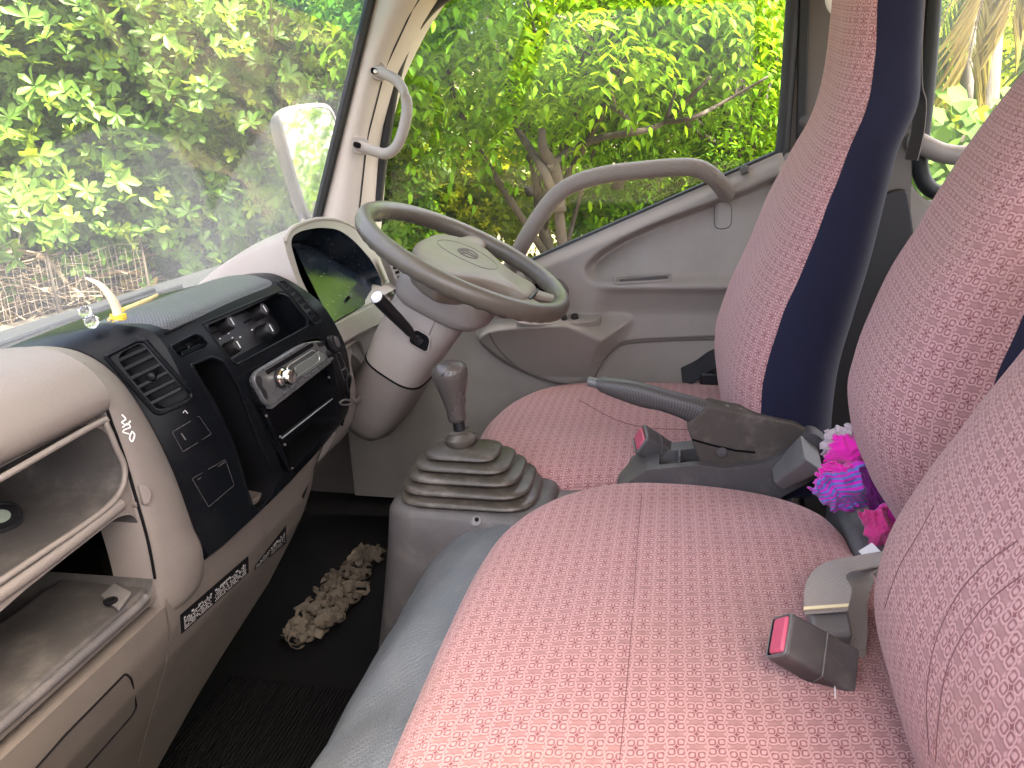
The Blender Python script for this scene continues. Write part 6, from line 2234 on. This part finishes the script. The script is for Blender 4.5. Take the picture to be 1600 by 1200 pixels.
# far woodland as one mass of leaves
rg = np.random.default_rng(77)
pts = []
while len(pts) < 30000:
    px = rg.uniform(-260, 1900)
    py = rg.uniform(-260, 470)
    D = rg.uniform(11, 19)
    p = at(px, py, D=D)
    q = noise.noise(Vector((p.x * 0.45, p.y * 0.45, p.z * 0.45)))
    if q < -0.12 and rg.random() > 0.2:
        continue
    if p.z < gz(p.x, p.y):
        continue
    pts.append(tuple(p))
P = np.array(pts)
A = rosette_crown(P, np.array([12, 4, -8.0]), rg, 5, 0.20, 0.5, 0.10)
leaves('far_woodland', *A, LM['far'], None, obov=True, kind='stuff')

# palm, dry fronds and big leaved creeper beyond the rear window
palm = thing('palm_tree', 'palm with pale straight trunk and yellow hanging fronds outside the rear window', 'palm tree', tuple(gpt(1545, 300, 7.0)))
pth = catmull([at(x, y, D=7.0) for x, y in ((1530, 420), (1536, 260), (1541, 150), (1547, 40), (1553, -120))], 6)
obj('trunk', tube(pth, 0.085, 12), BK['palm'], palm, smooth=180)


def frond(name, px, D, nl, ln, mat, par, seed, droop=0.7):
    rg = np.random.default_rng(seed)
    mid = catmull([at(x, y, D=D) for x, y in px], 10)
    obj('frond_rib', tube(mid, [0.012 * (1 - 0.7 * i / (len(mid) - 1)) for i in range(len(mid))], 6), BK['dry'], par)
    R = resample(mid, nl)
    B, Dv = [], []
    for i in range(nl):
        tang = (R[min(i + 1, nl - 1)] - R[max(i - 1, 0)]).normalized()
        for s in (-1, 1):
            sd = tang.cross(Vector((-0.6, -0.1, 0.6))).normalized() * s
            d = tang * 0.7 + sd * 0.6 + Vector((0, 0, -droop)) + Vector(rg.normal(size=3)) * 0.08
            B.append(tuple(R[i]))
            Dv.append(tuple(d))
    B, Dv = np.array(B), np.array(Dv)
    leaves(name, B, Dv, np.tile(np.array([[-0.8, -0.2, 0.4]]), (len(B), 1)) + rg.normal(size=(len(B), 3)) * 0.2, ln * (0.7 + 0.4 * rg.random(len(B))), 0.022, 0.4 + 0.4 * rg.random(len(B)), mat, par)


frond('dry_frond', [(1640, -190), (1600, -140), (1560, -70), (1535, 0), (1520, 60), (1514, 90)], 6.6, 34, 0.55, LM['dry'], palm, 1, 0.9)
frond('dry_frond', [(1660, -150), (1610, -80), (1590, -30), (1580, 20)], 6.6, 22, 0.45, LM['dry'], palm, 2, 0.9)
frond('green_frond', [(1640, -160), (1560, -90), (1500, -20), (1470, 40), (1450, 90)], 7.4, 40, 0.55, LM['palm'], palm, 3, 0.4)
frond('green_frond', [(1600, -160), (1680, -60), (1640, 60), (1610, 130)], 7.4, 40, 0.55, LM['palm'], palm, 4, 0.4)
pole = obj('grey_trunk', tube([at(1509, 420, D=7.6), at(1511, 130, D=7.6), at(1520, -80, D=7.6)], 0.05, 10), BK['palm'], None, smooth=180)
tag(pole, 'slim grey trunk standing just left of the palm outside the rear window', 'tree')
rg = np.random.default_rng(90)
vine = thing('creeper_bank', 'pale green creeper with big heart shaped leaves outside the rear window', 'plant', tuple(gpt(1540, 300, 6.0)))
P = np.array([tuple(at(rg.uniform(1420, 1720), 300 - 190 * rg.random() ** 1.6 * (0.3 + 0.7 * min(1, max(0, (rg.uniform(0, 1))))), D=5.6 + rg.random() * 1.0)) for _ in range(650)])
leaves('vine_leaves', P, rg.normal(size=(650, 3)) * 0.45 + np.array([-0.5, 0.0, -0.7]), rg.normal(size=(650, 3)) * 0.35 + np.array([-0.6, 0, 0.9]), 0.11 + 0.06 * rg.random(650), 0.115, 0.3 + 0.6 * rg.random(650), LM['vine'], vine)
obj('vine_stem', tube(catmull([gpt(1500, 300, 6.1), at(1490, 260, D=6.1), at(1540, 200, D=6.2), at(1600, 170, D=6.2)], 6), 0.012, 6), BK['dark'], vine)
sh = at(1490, 90, D=8.5)
tree('broadleaf_tree', 'lime leaved tree behind the rear window frame', at(1480, 120, D=9.0), (0.9, 0.9, 1.3), 700, 'rosette', 'lime', 'tan', gpt(1480, 300, 9.0), at(1480, 120, D=9.0), 0.05, 95, per=6, ln=0.11, new=0.15)

tree('feathery_tree', 'green tree standing behind the truck, seen only in the wing mirror', Vector((2.6, -6.5, 1.2)), (1.6, 1.6, 1.7), 900, 'pinnate', 'pinnate', 'dark', Vector((2.6, -6.5, gz(2.6, -6.5))), Vector((2.6, -6.5, 1.2)), 0.07, 99, pairs=5, spray=0.45, ln=0.14, wd=0.35)

# hanging dark pots under the boughs
for i, (x, y, r, lb) in enumerate(((829, 299, 0.055, 'small black hanging pot left of the grab bar'), (965, 285, 0.075, 'dark brown hanging pot behind the bar, left of its neighbour'), (1022, 287, 0.075, 'dark brown hanging pot behind the bar, right of its neighbour'))):
    c = at(x, y, D=6.6)
    hp_ = thing('hanging_pot', lb, 'pot', tuple(c), 'pots hung from the boughs')
    obj('pot_bowl', revolve(c, (0, 0, 1), [(r * 0.55, -r * 0.75), (r * 0.8, -r * 0.2), (r, r * 0.6), (r * 1.05, r * 0.75), (r * 0.9, r * 0.7), (r * 0.5, r * 0.2)], 16), M['black_soft'] if i == 0 else BK['dark'], hp_)
    for k in range(3):
        a = k * 2.094
        obj('pot_cord', tube([c + Vector((math.cos(a) * r, math.sin(a) * r, r * 0.7)), c + Vector((0, 0, 0.55))], 0.003, 5), M['void'], hp_)

# brush pile, wire fence and low bank in front of the truck
bp0 = at(90, 470, D=5.6)
brush = thing('brush_pile', 'heap of dry brown palm stems and twigs beyond the lower windscreen', 'brush pile', tuple(bp0))
big_ = [[(-30, 420), (21, 391), (45, 404), (64, 423), (69, 444)], [(57, 400), (80, 412), (101, 439), (104, 450)], [(11, 437), (27, 465), (24, 497), (0, 518)], [(30, 410), (90, 420), (150, 445), (200, 470)], [(-20, 455), (40, 440), (100, 448), (170, 480)], [(110, 470), (140, 440), (180, 425), (230, 430)], [(60, 455), (110, 450), (140, 475)], [(-10, 480), (50, 470), (110, 480), (150, 492)], [(0, 400), (30, 392), (70, 398)], [(80, 430), (100, 410), (150, 402)], [(120, 455), (170, 450), (215, 462)], [(20, 500), (60, 480), (90, 490)]]
rr = random.Random(9)
for q in big_:
    D = 5.3 + rr.random() * 0.5
    pth = catmull([at(x, y, D=D + rr.uniform(-0.1, 0.1)) for x, y in q], 6)
    r_ = rr.uniform(0.010, 0.020)
    obj('dry_stem', tube(pth, [r_ * (1.2 - 0.7 * i / (len(pth) - 1)) for i in range(len(pth))], 7, flat=0.7), BK['dry'], brush, smooth=180)
tw = []
for _ in range(650):
    x, y = rr.uniform(-120, 235), rr.uniform(402, 500)
    if y < 400 + max(0, x - 60) * 0.28:
        continue
    c = at(x, y, D=5.4 + rr.random() * 0.8)
    d = Vector((rr.gauss(0, 1), rr.gauss(0, 1), rr.gauss(-0.1, 0.4))).normalized() * rr.uniform(0.12, 0.45)
    tw.append(tube(catmull([c - d, c + Vector((rr.gauss(0, .04), rr.gauss(0, .04), rr.gauss(0.03, .04))), c + d], 3), rr.uniform(0.002, 0.007), 4, caps=False))
obj('twigs', join(*tw), BK['dry'], brush, smooth=180, kind='stuff')
rg = np.random.default_rng(12)
P = np.array([tuple(at(rg.uniform(-120, 240), rg.uniform(430, 510), D=5.5 + rg.random() * 0.8)) for _ in range(1400)])
leaves('dry_leaves', P, rg.normal(size=(1400, 3)) + np.array([0, 0, -0.3]), rg.normal(size=(1400, 3)) * 0.6 + np.array([0, 0, 1]), 0.09, 0.04, 0.1 + 0.5 * rg.random(1400), LM['dry'], brush, kind='stuff')
hb0 = at(90, 470, D=6.3)
ctr = [Vector((hb0.x, hb0.y, GZ - 0.2))]
rings = []
for k, (s, z) in enumerate(((1.9, GZ - 0.3), (1.7, GZ + 0.35), (1.25, hb0.z - 0.35), (0.8, hb0.z - 0.12), (0.3, hb0.z - 0.05))):
    rings.append([Vector((hb0.x + s * math.cos(2 * math.pi * j / 28) * (1 + 0.2 * noise.noise(Vector((j * 0.5, k, 0)))), hb0.y + s * math.sin(2 * math.pi * j / 28) * (1 + 0.2 * noise.noise(Vector((j * 0.5, k, 3)))), z + 0.06 * noise.noise(Vector((j * 0.7, k, 9))))) for j in range(28)])
obj('litter_heap', loft(rings), BK['dry'], brush, smooth=180)
fence = thing('wire_fence', 'sagging rusty wire mesh fence in front of the brush pile', 'fence', tuple(at(100, 500, D=4.9)))
fw_ = []
fa, fb = at(-80, 520, D=4.8), at(232, 445, D=5.2)
fu = Vector((0, 0, 0.26))
for k in range(34):
    a = fa.lerp(fb, k / 33)
    fw_.append(tube([a + Vector((0, 0, rr.gauss(0, .006))), a + fu * 0.5 + Vector((rr.gauss(0, .008), 0, 0)), a + fu + Vector((rr.gauss(0, .01), 0, rr.gauss(0, .01)))], 0.0016, 4, caps=False))
for k in range(6):
    q = [fa.lerp(fb, t / 14) + fu * (k / 5) + Vector((0, 0, 0.012 * math.sin(t * 1.3 + k))) for t in range(15)]
    fw_.append(tube(q, 0.0007, 4, caps=False))
obj('wire_mesh', join(*fw_), simple('rusty_wire', (0.16, 0.135, 0.11), 0.7, 0.3), fence, smooth=180)
for t in (0.0, 0.5, 1.0):
    a = fa.lerp(fb, t)
    obj('fence_post', tube([Vector((a.x, a.y, gz(a.x, a.y) - 0.1)), a + fu + Vector((0, 0, 0.04))], 0.008, 8), BK['dark'], fence)
ka, kb = at(-160, 560, D=4.6), at(150, 482, D=5.0)
kd = (kb - ka).normalized()
kw_ = obj('low_wall', box((ka + kb) / 2 + Vector((0.1, 0.15, -0.62)), (kb - ka).length * 1.1, 0.2, 1.2, (kd, Vector((0, 0, 1)).cross(kd).normalized(), Vector((0, 0, 1)))), plastic('weathered_concrete', (0.045, 0.038, 0.028), 0.9, 60, 0.6, 0.5, dust=0.3, dustcol=(0.07, 0.058, 0.04, 1)), None, bevel=0.02)
tag(kw_, 'low weathered concrete wall under the wire fence in front of the truck', 'wall')
